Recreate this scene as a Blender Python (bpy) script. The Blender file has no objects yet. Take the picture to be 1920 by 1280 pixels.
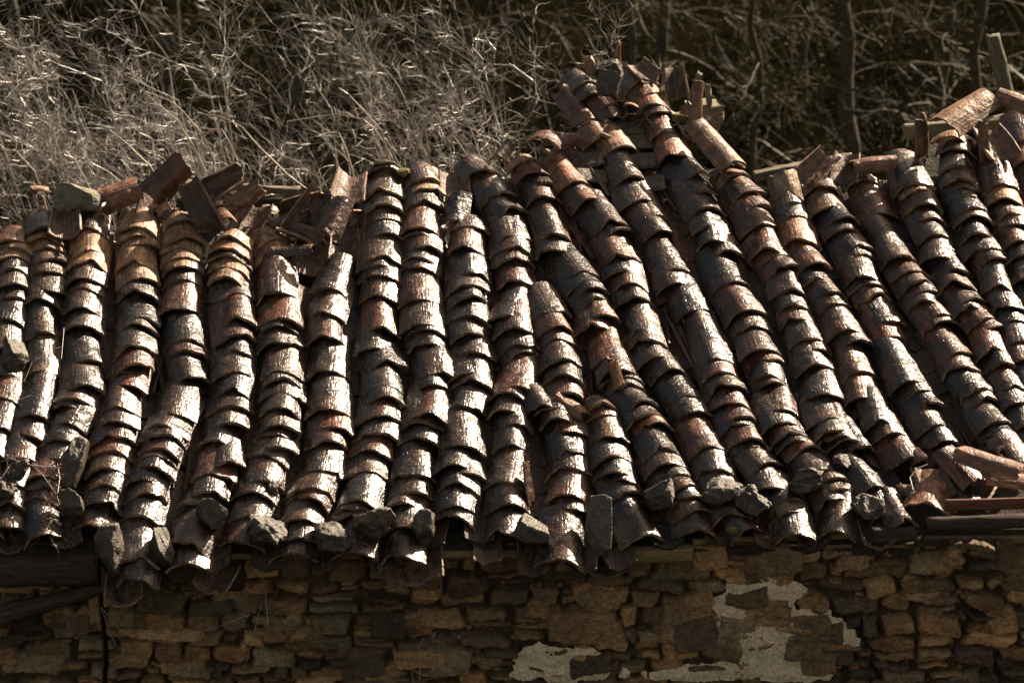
import bpy, math, random
import numpy as np
from mathutils import Vector, Matrix, noise as mnoise

random.seed(7)
S = bpy.context.scene
COL = S.collection

# ------------------------------------------------------------------ camera
FW, FH = 1920.0, 1280.0
LENS, SENS = 136.0, 36.0
PITCH = math.radians(-15.5)
ROOF = math.radians(28.0)
ST, CT = math.sin(ROOF), math.cos(ROOF)
P0 = Vector((0.0, 0.0, 3.0))                 # eave point seen at pixel (960, 1040)
U = Vector((1, 0, 0)); V = Vector((0, CT, ST)); N = Vector((0, -ST, CT))
FWD = Vector((0, math.cos(PITCH), math.sin(PITCH)))
UPV = Vector((0, -math.sin(PITCH), math.cos(PITCH)))

def pdir(px, py):
    return (FWD + U * ((px - FW / 2) / FW * SENS / LENS) - UPV * ((py - FH / 2) / FW * SENS / LENS))

CAMLOC = P0 - pdir(960, 1040) * 25.0
cam = bpy.data.cameras.new('camera'); camo = bpy.data.objects.new('camera', cam); COL.objects.link(camo)
camo.location = CAMLOC; camo.rotation_euler = (math.pi / 2 + PITCH, 0, 0)
cam.lens = LENS; cam.sensor_width = SENS; cam.clip_start = 0.5; cam.clip_end = 500
cam.dof.use_dof = True; cam.dof.focus_distance = 26.0; cam.dof.aperture_fstop = 2.0
S.camera = camo

# ------------------------------------------------------------------ light
SUN_EL, SUN_AZ = math.radians(36), math.radians(44)      # azimuth from +y (behind the roof) towards +x
sdir = Vector((math.sin(SUN_AZ) * math.cos(SUN_EL), math.cos(SUN_AZ) * math.cos(SUN_EL), math.sin(SUN_EL)))
w = bpy.data.worlds.new('World'); S.world = w; w.use_nodes = True
nt = w.node_tree; bg = nt.nodes['Background']
sky = nt.nodes.new('ShaderNodeTexSky'); sky.sky_type = 'NISHITA'; sky.sun_disc = False
sky.sun_elevation = SUN_EL; sky.sun_rotation = SUN_AZ; sky.dust_density = 2.0
warm = nt.nodes.new('ShaderNodeMix'); warm.data_type = 'RGBA'; warm.blend_type = 'MULTIPLY'; warm.inputs[0].default_value = 1.0
warm.inputs[7].default_value = (1.0, 0.75, 0.50, 1)       # warm white balance of the photograph
nt.links.new(sky.outputs[0], warm.inputs[6]); nt.links.new(warm.outputs[2], bg.inputs[0]); bg.inputs[1].default_value = 0.07
sl = bpy.data.lights.new('sun', 'SUN'); sl.energy = 5.0; sl.angle = math.radians(0.5); sl.color = (1.0, 0.83, 0.63)
so = bpy.data.objects.new('sun', sl); COL.objects.link(so)
so.rotation_euler = (-sdir).to_track_quat('-Z', 'Y').to_euler()
so.location = (6, 10, 12)
S.view_settings.view_transform = 'Standard'; S.view_settings.look = 'None'
S.view_settings.exposure = 1.45; S.view_settings.gamma = 1.0

# ------------------------------------------------------------------ helpers
def on_plane(px, py, h=0.0):
    """pixel -> (u, v) on the roof plane raised by h"""
    d = pdir(px, py)
    t = ((P0 - CAMLOC).dot(N) + h) / d.dot(N)
    q = CAMLOC + d * t - P0
    return q.dot(U), q.dot(V)

def at_depth(px, py, y):
    d = pdir(px, py)
    return CAMLOC + d * ((y - CAMLOC.y) / d.y)

def roofpt(u, v, h):
    return P0 + U * u + V * v + N * h

def tag(o, label=None, cat=None, group=None, kind=None):
    if label: o['label'] = label
    if cat: o['category'] = cat
    if group: o['group'] = group
    if kind: o['kind'] = kind
    return o

def mesh_np(name, verts, faces, mat, smooth=True, cols=None, uvs=None):
    """verts (n,3) array, faces (m,4) or (m,3) array or list of arrays"""
    me = bpy.data.meshes.new(name)
    verts = np.asarray(verts, dtype=np.float32)
    if not isinstance(faces, list): faces = [faces]
    faces = [np.asarray(f, dtype=np.int32) for f in faces if len(f)]
    nl = sum(f.size for f in faces); nf = sum(len(f) for f in faces)
    me.vertices.add(len(verts)); me.vertices.foreach_set('co', verts.ravel())
    me.loops.add(nl); me.loops.foreach_set('vertex_index', np.concatenate([f.ravel() for f in faces]))
    me.polygons.add(nf)
    st = []; o = 0
    for f in faces:
        k = f.shape[1]; st.append(o + np.arange(len(f)) * k); o += f.size
    me.polygons.foreach_set('loop_start', np.concatenate(st).astype(np.int32))
    me.update(calc_edges=True)
    me.polygons.foreach_set('use_smooth', np.full(nf, smooth))
    if cols is not None:
        a = me.color_attributes.new('tint', 'FLOAT_COLOR', 'POINT')
        a.data.foreach_set('color', np.asarray(cols, dtype=np.float32).ravel())
    if uvs is not None:
        ul = me.uv_layers.new(name='uv')
        li = np.concatenate([f.ravel() for f in faces])
        ul.data.foreach_set('uv', np.asarray(uvs, dtype=np.float32)[li].ravel())
    if mat: me.materials.append(mat)
    me.validate(verbose=False)
    return me

def link(name, me, parent=None, M=None):
    o = bpy.data.objects.new(name, me); COL.objects.link(o)
    if parent: o.parent = parent
    if M is not None: o.matrix_world = M
    return o

def empty(name, loc):
    o = bpy.data.objects.new(name, None); COL.objects.link(o); o.location = loc
    o.empty_display_size = 0.1
    return o

def fb(x, y, z, s, o=3):
    return mnoise.fractal((x * s, y * s, z * s), 1.0, 2.0, o)

def grid_noise(shape, cell, rng):
    """smooth value noise over a 2-D array, cell = (cells_y, cells_x)"""
    gy, gx = max(2, int(cell[0]) + 2), max(2, int(cell[1]) + 2)
    g = rng.random((gy, gx)) * 2 - 1
    ys = np.linspace(0, gy - 1.001, shape[0]); xs = np.linspace(0, gx - 1.001, shape[1])
    yi = ys.astype(int); xi = xs.astype(int)
    fy = ys - yi; fx = xs - xi
    fy = (fy * fy * (3 - 2 * fy))[:, None]; fx = (fx * fx * (3 - 2 * fx))[None, :]
    a = g[yi][:, xi]; b = g[yi][:, xi + 1]; c = g[yi + 1][:, xi]; d = g[yi + 1][:, xi + 1]
    return (a * (1 - fx) + b * fx) * (1 - fy) + (c * (1 - fx) + d * fx) * fy

# ------------------------------------------------------------------ materials
def newmat(name):
    m = bpy.data.materials.new(name); m.use_nodes = True
    nt = m.node_tree; b = nt.nodes['Principled BSDF']
    return m, nt, b

def nd(nt, t, **k):
    n = nt.nodes.new(t)
    for a, v in k.items(): setattr(n, a, v)
    return n

def noise_node(nt, vec, scale, detail=4, rough=0.6, vscale=None):
    if vscale:
        mp = nd(nt, 'ShaderNodeMapping'); mp.inputs['Scale'].default_value = vscale
        nt.links.new(vec, mp.inputs[0]); vec = mp.outputs[0]
    n = nd(nt, 'ShaderNodeTexNoise'); n.inputs['Scale'].default_value = scale
    n.inputs['Detail'].default_value = detail; n.inputs['Roughness'].default_value = rough
    nt.links.new(vec, n.inputs['Vector'])
    return n.outputs[0]

def ramp(nt, fac, stops):
    r = nd(nt, 'ShaderNodeValToRGB'); e = r.color_ramp.elements
    while len(e) < len(stops): e.new(0.5)
    for q, (p, c) in zip(e, stops):
        q.position = p; q.color = c if len(c) == 4 else (*c, 1)
    nt.links.new(fac, r.inputs[0]); return r.outputs[0]

def mix(nt, mode, a, b, fac=1.0):
    m = nd(nt, 'ShaderNodeMix', data_type='RGBA', blend_type=mode)
    for sock, val in ((m.inputs[0], fac), (m.inputs[6], a), (m.inputs[7], b)):
        if hasattr(val, 'is_output'): nt.links.new(val, sock)
        elif isinstance(val, (int, float)): sock.default_value = val
        else: sock.default_value = (*val, 1)
    return m.outputs[2]

def math_n(nt, op, a, b):
    m = nd(nt, 'ShaderNodeMath', operation=op)
    for s, v in ((m.inputs[0], a), (m.inputs[1], b)):
        if hasattr(v, 'is_output'): nt.links.new(v, s)
        else: s.default_value = v
    return m.outputs[0]

def g3(v): return (v, v, v)

def bump(nt, b, h, strength, dist):
    n = nd(nt, 'ShaderNodeBump'); n.inputs['Strength'].default_value = strength; n.inputs['Distance'].default_value = dist
    nt.links.new(h, n.inputs['Height']); nt.links.new(n.outputs[0], b.inputs['Normal'])

def tile_material():
    m, nt, b = newmat('fired_clay')
    at = nd(nt, 'ShaderNodeAttribute', attribute_name='tint')
    uv = nd(nt, 'ShaderNodeUVMap', uv_map='uv').outputs[0]
    streak = noise_node(nt, uv, 1.0, 3, 0.55, (60, 5, 1))
    fine = noise_node(nt, uv, 1.0, 2, 0.5, (85, 40, 1))
    grain = noise_node(nt, uv, 230.0, 2, 0.6)
    blot = noise_node(nt, uv, 13.0, 3, 0.55)
    spots = noise_node(nt, uv, 40.0, 3, 0.5)
    big = noise_node(nt, uv, 4.5, 4, 0.6)
    big2 = noise_node(nt, uv, 6.3, 4, 0.65, (1, 1, 1))
    a = at.outputs['Alpha']
    sf = ramp(nt, big2, [(0.38, g3(0.15)), (0.6, g3(1.0))])      # only parts of a tile are wire-cut and streaky
    c = mix(nt, 'MULTIPLY', at.outputs['Color'], ramp(nt, streak, [(0.32, g3(0.35)), (0.5, g3(0.9)), (0.70, g3(2.1))]), sf)
    c = mix(nt, 'MULTIPLY', c, ramp(nt, blot, [(0.3, g3(0.42)), (0.5, g3(1.0)), (0.72, g3(1.8))]))
    c = mix(nt, 'MIX', c, (0.018, 0.014, 0.012), math_n(nt, 'MULTIPLY', ramp(nt, big, [(0.48, g3(0)), (0.60, g3(0.85))]), a))
    c = mix(nt, 'MIX', c, (0.15, 0.052, 0.026), math_n(nt, 'MULTIPLY', ramp(nt, big, [(0.34, g3(0.75)), (0.42, g3(0.0))]), math_n(nt, 'MULTIPLY', a, 0.5)))
    c = mix(nt, 'MIX', c, (0.10, 0.085, 0.06), ramp(nt, spots, [(0.64, g3(0)), (0.70, g3(0.7))]))
    nt.links.new(c, b.inputs['Base Color'])
    r = math_n(nt, 'ADD', ramp(nt, blot, [(0.3, g3(0.21)), (0.7, g3(0.40))]), math_n(nt, 'MULTIPLY', ramp(nt, spots, [(0.55, g3(0)), (0.68, g3(1))]), 0.3))
    rr = math_n(nt, 'ADD', r, math_n(nt, 'MULTIPLY', math_n(nt, 'SUBTRACT', 1.0, a), 0.30))
    nt.links.new(rr, b.inputs['Roughness'])
    nt.links.new(math_n(nt, 'MULTIPLY', math_n(nt, 'MULTIPLY', a, 0.25), ramp(nt, blot, [(0.35, g3(1)), (0.6, g3(0.2))])), b.inputs['Coat Weight']); b.inputs['Coat Roughness'].default_value = 0.13
    b.inputs['Specular IOR Level'].default_value = 0.52
    h = math_n(nt, 'MULTIPLY', math_n(nt, 'MULTIPLY', streak, 1.3), sf)
    h = math_n(nt, 'ADD', h, math_n(nt, 'MULTIPLY', fine, 0.35))
    h = math_n(nt, 'ADD', h, math_n(nt, 'MULTIPLY', ramp(nt, spots, [(0.26, g3(0)), (0.34, g3(1))]), 0.5))
    h = math_n(nt, 'ADD', h, math_n(nt, 'MULTIPLY', blot, 1.5))
    bump(nt, b, h, 0.95, 0.008)
    return m

def rough_material(name, c0, c1, scale, rough=0.8, lichen=None, use_tint=False, bd=0.01, vscale=None, spec=0.4):
    m, nt, b = newmat(name)
    tc = nd(nt, 'ShaderNodeTexCoord').outputs['Object']
    n1 = noise_node(nt, tc, scale, 6, 0.65, vscale or (1, 1, 1)); n2 = noise_node(nt, tc, scale * 4.3, 4, 0.6, vscale or (1, 1, 1))
    c = ramp(nt, n1, [(0.3, c0), (0.7, c1)])
    if use_tint:
        at = nd(nt, 'ShaderNodeAttribute', attribute_name='tint')
        c = mix(nt, 'MULTIPLY', at.outputs['Color'], ramp(nt, n1, [(0.3, g3(0.55)), (0.7, g3(1.45))]))
    c = mix(nt, 'MULTIPLY', c, ramp(nt, n2, [(0.3, g3(0.6)), (0.7, g3(1.35))]))
    if lichen:
        n3 = noise_node(nt, tc, scale * 2.1, 3, 0.6)
        c = mix(nt, 'MIX', c, lichen, ramp(nt, n3, [(0.6, g3(0)), (0.66, g3(0.8))]))
    nt.links.new(c, b.inputs['Base Color']); b.inputs['Roughness'].default_value = rough
    b.inputs['Specular IOR Level'].default_value = spec
    bump(nt, b, math_n(nt, 'ADD', n1, math_n(nt, 'MULTIPLY', n2, 0.5)), 0.8, bd)
    return m

M_TILE = tile_material()
M_ROCK = rough_material('dark_slate_rock', (0.018, 0.012, 0.007), (0.085, 0.060, 0.036), 14, 0.55, (0.09, 0.082, 0.04), bd=0.022, spec=0.6)
M_SAND = rough_material('banded_sandstone', (0.13, 0.115, 0.085), (0.26, 0.23, 0.17), 9, 0.8, bd=0.02, vscale=(1, 1, 6))
M_WALL = rough_material('rubble_stone', (0.1, 0.07, 0.05), (0.2, 0.15, 0.1), 16, 0.85, use_tint=True, bd=0.012)
M_PLAS = rough_material('lime_plaster', (0.50, 0.38, 0.25), (0.78, 0.60, 0.41), 12, 0.9, bd=0.006)
M_WOOD = rough_material('weathered_wood', (0.07, 0.056, 0.036), (0.34, 0.28, 0.19), 7, 0.75, bd=0.012, vscale=(1, 14, 14))
M_WOODV = rough_material('weathered_wood_upright', (0.08, 0.068, 0.05), (0.32, 0.28, 0.21), 7, 0.75, bd=0.014, vscale=(14, 14, 1))
M_LOG = rough_material('old_dark_log', (0.020, 0.014, 0.009), (0.080, 0.056, 0.036), 6, 0.85, bd=0.012, vscale=(1, 9, 9))
M_POST = rough_material('mossy_grey_post', (0.05, 0.045, 0.032), (0.20, 0.18, 0.13), 7, 0.8, bd=0.014, vscale=(1, 10, 10))
M_EAVE = rough_material('eave_timber', (0.12, 0.075, 0.035), (0.34, 0.22, 0.10), 5, 0.8, bd=0.008, vscale=(1, 16, 16))
M_DIRT = rough_material('roof_dirt', (0.018, 0.014, 0.010), (0.07, 0.055, 0.04), 11, 0.95, bd=0.03)
M_SOIL = rough_material('hill_soil', (0.003, 0.003, 0.0015), (0.012, 0.010, 0.005), 9, 1.0, bd=0.01, spec=0.0)
M_PAINT = rough_material('red_board', (0.08, 0.028, 0.016), (0.18, 0.065, 0.034), 7, 0.7, bd=0.004, vscale=(1, 8, 8))

def bark(name, c0, c1, rough, spec=0.5):
    m, nt, b = newmat(name)
    tc = nd(nt, 'ShaderNodeTexCoord').outputs['Object']
    n = noise_node(nt, tc, 3.0, 3, 0.6)
    nt.links.new(ramp(nt, n, [(0.35, c0), (0.65, c1)]), b.inputs['Base Color'])
    b.inputs['Roughness'].default_value = rough; b.inputs['Specular IOR Level'].default_value = spec
    return m
M_TWIG = bark('pale_twig_bark', (0.10, 0.090, 0.080), (0.44, 0.40, 0.36), 0.34, 1.0)
M_TWIGF = bark('bleached_twig_bark', (0.30, 0.24, 0.18), (0.55, 0.46, 0.36), 0.35, 0.8)
M_TWIG2 = bark('brown_twig_bark', (0.016, 0.013, 0.005), (0.075, 0.058, 0.023), 0.55, 0.25)
M_TRUNK = rough_material('tree_bark', (0.03, 0.025, 0.016), (0.09, 0.075, 0.045), 6, 0.9, bd=0.03, vscale=(3, 3, 0.6))
M_LEAF = bark('olive_leaf', (0.012, 0.013, 0.003), (0.065, 0.056, 0.014), 0.8, 0.1)
M_RED = bark('dry_red_leaf', (0.12, 0.02, 0.01), (0.35, 0.09, 0.03), 0.5)
M_MOSS = rough_material('yellow_moss', (0.07, 0.06, 0.012), (0.20, 0.16, 0.04), 30, 0.95, bd=0.01)

def leaf_mesh(P, seed, size, mat=None, jit=0.06):
    g = np.random.default_rng(seed); n = len(P)
    P = P + g.normal(0, jit, (n, 3)); a = g.normal(0, 1, (n, 3)); a /= np.linalg.norm(a, axis=1, keepdims=True)
    b_ = np.cross(a, g.normal(0, 1, (n, 3))); b_ /= np.linalg.norm(b_, axis=1, keepdims=True) + 1e-9
    s = size * g.uniform(0.5, 1.2, (n, 1))
    v = np.stack([P - a * s, P - b_ * s * 0.5, P + a * s, P + b_ * s * 0.5], 1).reshape(-1, 3)
    f = np.arange(n * 4).reshape(n, 4)
    return mesh_np('leaves', v, f, mat or M_LEAF, False)

# ------------------------------------------------------------------ curved clay tile
PAL = {
    'tan':       ((0.23, 0.13, 0.07), 0.3),
    'orange brown': ((0.17, 0.075, 0.037), 0.35),
    'rust brown': ((0.090, 0.032, 0.016), 0.8),
    'dark brown': ((0.045, 0.022, 0.013), 1.0),
    'grey brown': ((0.058, 0.035, 0.021), 0.9),
    'blackish':  ((0.021, 0.013, 0.010), 1.0),
}

def tile_geo(rng, L, wl, wt, rise, th, chip=1.0, nx=17, ny=11):
    """half-barrel tile, lip at y=0, upper end at y=L; returns verts, faces, uvs"""
    sd = rng.uniform(0, 500)
    k = rng.uniform(1.7, 2.3); peak = rng.uniform(-0.25, 0.25); bow = rng.uniform(-0.010, 0.012)
    skew = rng.uniform(-0.025, 0.025)
    t = np.linspace(-1, 1, nx)
    lipn = np.array([fb(q * 1.6, sd, 1.3, 1.0, 4) for q in t]) * 0.016 * chip + skew * t * 0.7
    if rng.random() < 0.5 * chip:       # a broken bite out of the lip
        c = rng.uniform(-0.9, 0.9); s = rng.uniform(0.12, 0.3); d = rng.uniform(0.012, 0.04)
        lipn += d * np.clip(1 - np.abs(t - c) / s, 0, 1) ** 0.6
    topn = np.array([fb(q * 1.4, sd + 9, 4.3, 1.0, 3) for q in t]) * 0.018 * chip
    top = np.zeros((ny, nx, 3)); uv = np.zeros((ny, nx, 2))
    ysp = np.concatenate(([0, 0.02], np.linspace(0.07, 1, ny - 2)))
    for j in range(ny):
        f = ysp[j]
        W = (wl * (1 - f) + wt * f) / 2; R = rise * (1 - 0.18 * f)
        W *= 1 + 0.02 * math.sin(sd + f * 5)
        ang = t * (1.34 + 0.10 * math.sin(sd))
        sx = np.sin(ang) / math.sin(1.34 + 0.10 * math.sin(sd))
        z = R * (1 - np.abs(sx) ** k)
        z = z * (1 + peak * sx)
        x = sx * W
        y = lipn * (1 - f) + topn * f + f * L
        z = z + bow * math.sin(f * math.pi)
        for i in range(nx):
            nn = fb(x[i] * 1.0 + sd, y[i], z[i], 14, 3) * 0.0035 + mnoise.noise((x[i] * 60 + sd, y[i] * 60, 3)) * 0.0009
            top[j, i] = (x[i] + nn * sx[i], y[i], z[i] + nn)
            uv[j, i] = (t[i] * W * 1.3 + sd, y[i] + sd * 0.7)
    # inner shell along approximate normals
    dx = np.gradient(top, axis=1); dy = np.gradient(top, axis=0)
    nrm = np.cross(dx, dy); nrm /= np.linalg.norm(nrm, axis=2, keepdims=True) + 1e-9
    thv = th * (1 + 0.12 * np.sin(np.linspace(0, 7, nx) + sd))[None, :, None]
    thv = np.repeat(thv, ny, 0).copy(); thv[-1] *= 0.8
    bot = top - nrm * thv
    bot[0, :, 1] += np.array([mnoise.noise((q * 5, sd, 7)) for q in t]) * 0.003
    n = nx * ny
    v = np.concatenate([top.reshape(-1, 3), bot.reshape(-1, 3)])
    uvs = np.concatenate([uv.reshape(-1, 2), uv.reshape(-1, 2) + 0.37])
    idx = np.arange(n).reshape(ny, nx)
    a, b_, c_, d = idx[:-1, :-1].ravel(), idx[:-1, 1:].ravel(), idx[1:, 1:].ravel(), idx[1:, :-1].ravel()
    f = [np.stack([a, b_, c_, d], 1), np.stack([a, d, c_, b_], 1) + n]
    # rims as separate vertex strips with a rounded mid line
    rv = []; rf = []; ru = []; base = 2 * n
    def rim(ti, bi, flip):
        nonlocal base
        m = len(ti); P = v[ti]; Q = v[bi]
        mid = (P + Q) / 2; 
        strip = np.stack([P, P * 0.78 + Q * 0.22 , mid, Q], 0)
        outd = {'lip': (0, -1, 0), 'top': (0, 1, 0), 'l': (-1, 0, 0), 'r': (1, 0, 0)}[flip]
        strip[1] += np.array(outd) * 0.0012; strip[2] += np.array(outd) * 0.0018
        rv.append(strip.reshape(-1, 3)); u0 = uvs[ti]
        ru.append(np.concatenate([u0 + [0, q] for q in (0.0, 0.004, 0.008, 0.016)]))
        for r in range(3):
            A = base + r * m + np.arange(m - 1); B = A + 1; C = B + m; D = A + m
            rf.append(np.stack([A, D, C, B], 1) if flip in ('lip', 'r') else np.stack([A, B, C, D], 1))
        base += 4 * m
    rim(idx[0], idx[0] + n, 'lip'); rim(idx[-1], idx[-1] + n, 'top')
    rim(idx[:, 0], idx[:, 0] + n, 'l'); rim(idx[:, -1], idx[:, -1] + n, 'r')
    v = np.concatenate([v] + rv); uvs = np.concatenate([uvs] + ru)
    return v, np.concatenate(f + rf), uvs

def tint(rng, kind, v, nx=17, ny=11):
    c = np.tile(np.array(col_rgba(rng, kind), dtype=np.float32), (len(v), 1))
    n = 2 * nx * ny; k = rng.uniform(0.7, 1.2)
    c[nx * ny:n] = (0.10 * k, 0.055 * k, 0.035 * k, 0.1)      # bare clay inside
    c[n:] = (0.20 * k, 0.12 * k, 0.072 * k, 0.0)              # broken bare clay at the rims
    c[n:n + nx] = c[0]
    return c

def col_rgba(rng, kind):
    c, g = PAL[kind]
    k = rng.uniform(0.75, 1.25); h = rng.uniform(0.9, 1.1)
    return (c[0] * k * h, c[1] * k, c[2] * k / h, g)

def frame_matrix(orig, yax, up):
    yax = yax.normalized(); x = yax.cross(up).normalized(); z = x.cross(yax).normalized()
    return Matrix(((x.x, yax.x, z.x, orig.x), (x.y, yax.y, z.y, orig.y), (x.z, yax.z, z.z, orig.z), (0, 0, 0, 1)))

# columns of cover tiles: pixel of the crest of each lower lip, listed from the top down
COLS = [
 ('c0', [(-50,460),(-55,500),(-60,545),(-66,600),(-70,650),(-78,720),(-90,800),(-100,870),(-112,940),(-120,1000)]),
 ('c1', [(22,451),(21,465),(20,482),(20,503),(18,530),(15,560),(12,598),(6,650),(0,700),(-6,745),(-14,800),(-22,850),(-30,905),(-36,950),(-40,990)]),
 ('c2', [(76,428),(74,447),(86,463),(88,485),(85,508),(82,542),(75,560),(77,622),(77,693),(57,775),(46,817),(34,858),(22,900),(14,945),(10,985)]),
 ('c3', [(165,430),(162,472),(160,491),(156,522),(156,540),(152,576),(150,607),(155,675),(152,722),(140,747),(132,762),(122,793),(112,822),(100,862),(80,892),(75,912),(74,932),(82,1000)]),
 ('c4', [(254,427),(256,441),(258,458),(252,492),(258,522),(258,546),(262,598),(257,611),(250,650),(245,685),(238,697),(235,722),(222,763),(217,789),(212,818),(209,846),(200,876),(195,908),(188,940),(170,980)]),
 ('c5', [(340,414),(342,446),(342,465),(340,482),(341,498),(338,524),(332,577),(343,637),(349,656),(358,706),(325,776),(308,798),(303,815),(296,841),(290,856),(284,876),(270,898),(271,923),(262,965),(252,1046),(256,1085)]),
 ('c6', [(430,445),(426,466),(428,480),(427,502),(423,519),(438,552),(443,600),(443,628),(441,658),(436,697),(431,731),(428,761),(424,793),(408,825),(420,868),(398,889),(388,921),(368,942),(348,1018),(357,1056)]),
 ('c7', [(513,449),(520,475),(520,547),(523,598),(520,612),(523,640),(528,698),(525,712),(530,738),(524,765),(522,798),(512,812),(518,837),(495,852),(488,902),(473,922),(468,967),(450,1012)]),
 ('c8', [(618,540),(609,583),(610,632),(612,695),(615,766),(618,800),(612,826),(600,880),(580,915),(575,930),(566,972),(560,1008),(548,1036)]),
 ('c9', [(722,305),(718,316),(718,358),(718,384),(718,410),(719,438),(716,484),(711,497),(712,515),(710,553),(714,612),(702,651),(722,680),(718,725),(717,745),(712,778),(705,811),(693,843),(685,883),(672,938),(662,952),(658,968),(664,1015),(662,1032)]),
 ('c10', [(795,334),(795,354),(795,378),(787,426),(790,438),(790,462),(785,483),(786,500),(788,560),(793,607),(797,616),(802,644),(815,702),(811,720),(800,778),(791,793),(790,820),(777,888),(770,922),(757,942),(762,985),(752,1040)]),
 ('c11', [(875,425),(876,465),(878,510),(875,534),(876,556),(880,592),(882,625),(888,660),(881,700),(883,714),(876,762),(868,835),(851,870),(872,887),(858,908),(855,946),(850,966)]),
 ('c12', [(902,318),(935,363),(958,392),(960,443),(960,465),(962,483),(970,525),(948,592),(965,615),(973,646),(977,660),(968,726),(957,736),(950,768),(960,796),(960,832),(945,903),(952,942),(948,997)]),
 ('c13', [(985,300),(1002,322),(1015,343),(1019,366),(1038,437),(1042,468),(1087,512),(1097,526),(1105,540),(1112,560),(1125,592),(1112,610),(1150,670),(1160,693),(1167,706),(1176,722),(1202,753),(1212,777),(1230,796),(1240,842),(1250,870),(1268,890),(1281,912),(1291,931),(1301,955),(1305,990)]),
 ('c14a', [(1033,585),(1042,612),(1050,637),(1050,675),(1055,705),(1062,735),(1040,767),(1050,785),(1062,806),(1068,848),(1066,877),(1066,929),(1070,952),(1050,1047)]),
 ('c14', [(1076,340),(1102,372),(1150,416),(1154,430),(1166,478),(1172,507),(1180,530),(1190,557),(1205,620),(1213,637),(1230,670),(1255,692),(1290,741),(1302,771),(1330,837),(1338,880),(1352,905),(1372,962),(1403,990)]),
 ('c14b', [(1125,760),(1132,777),(1142,819),(1145,855),(1152,885),(1163,899),(1176,922),(1207,1003)]),
 ('c15', [(1130,255),(1165,274),(1182,330),(1197,375),(1222,405),(1232,432),(1262,504),(1266,530),(1305,580),(1345,672),(1352,697),(1365,723),(1372,755),(1389,781),(1391,797),(1403,823),(1412,839),(1438,868),(1447,912),(1480,935),(1482,958),(1490,1001)]),
 ('c16L', [(1095,156),(1112,177),(1140,195),(1150,216)]),
 ('c16', [(1203,150),(1217,176),(1224,196),(1233,210),(1247,250),(1267,289),(1304,327),(1317,358),(1325,391),(1331,423),(1340,450),(1358,470),(1371,529),(1400,582),(1413,611),(1429,655),(1439,674),(1442,703),(1449,716),(1461,768),(1468,793),(1484,813),(1494,826),(1513,839),(1536,884),(1560,897),(1571,916),(1568,936),(1568,993)]),
 ('c17', [(1368,308),(1378,325),(1403,360),(1416,388),(1426,421),(1439,466),(1461,479),(1474,498),(1481,543),(1490,572),(1500,598),(1516,634),(1526,655),(1532,684),(1542,739),(1555,784),(1565,807),(1573,817),(1586,825),(1614,838),(1639,910),(1668,962)]),
 ('c18', [(1494,405),(1503,448),(1526,495),(1536,524),(1555,547),(1565,569),(1590,618),(1607,637),(1610,694),(1616,745),(1655,790),(1671,810),(1704,855)]),
 ('c19', [(1545,349),(1555,389),(1581,408),(1586,430),(1607,463),(1611,479),(1620,518),(1629,534),(1640,551),(1665,602),(1671,629),(1707,713),(1729,732),(1742,755),(1752,797),(1768,826)]),
 ('c20', [(1616,337),(1649,398),(1687,479),(1710,508),(1720,529),(1733,547),(1738,566),(1762,589),(1768,602),(1797,661),(1807,687),(1826,719),(1836,730),(1849,748),(1871,790),(1878,806),(1888,828),(1893,843)]),
 ('c21', [(1716,343),(1723,356),(1733,382),(1742,408),(1755,440),(1762,482),(1791,505),(1796,530),(1817,563),(1822,577),(1846,597),(1862,614),(1868,658),(1881,681),(1897,726),(1907,755),(1922,800),(1930,830)]),
 ('c22', [(1784,257),(1794,280),(1797,312),(1804,336),(1809,350),(1823,389),(1830,405),(1836,437),(1849,466),(1865,482),(1877,535),(1893,574),(1900,600),(1912,640),(1922,672),(1935,720),(1948,765)]),
 ('c23', [(1881,345),(1888,372),(1898,400),(1907,420),(1914,450),(1922,478),(1932,520),(1942,560),(1955,610),(1970,660)]),
 ('c24', [(1925,262),(1935,300),(1945,335),(1955,375),(1968,420),(1978,470)]),
 ('c25', [(1985,230),(1995,275),(2008,330),(2020,390),(2035,450),(2050,520),(2062,590)]),
]
ORD = ['zeroth','first','second','third','fourth','fifth','sixth','seventh','eighth','ninth','tenth','eleventh','twelfth',
 'thirteenth','fourteenth','fifteenth','sixteenth','seventeenth','eighteenth','nineteenth','twentieth','twenty-first',
 'twenty-second','twenty-third','twenty-fourth','twenty-fifth','twenty-sixth','twenty-seventh','twenty-eighth','twenty-ninth','thirtieth']
ROWNAME = {'c14a': 'short row by the red shard',
           'c14b': 'short row above the brick block',
           'c16L': 'broken row at the peak'}
WOV = {(970, 525): 0.31, (618, 540): 0.31, (358, 706): 0.30, (1050, 1047): 0.34, (1207, 1003): 0.33, (1305, 580): 0.32, (1704, 855): 0.32, (1768, 826): 0.30, (1062, 735): 0.30}
TOPS = dict(c0=420, c1=424, c2=392, c3=376, c4=390, c5=395, c6=428, c7=421, c8=478, c9=300, c10=303, c11=402, c12=289, c13=289, c14a=529, c14=288, c14b=741, c15=226, c16L=130, c16=122, c17=300, c18=330, c19=318, c20=302, c21=284, c22=242, c23=266, c24=205, c25=190)
TILES = []
BASE = 0.03; TH = 0.0185
rowno = 0
paths = {}
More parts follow.
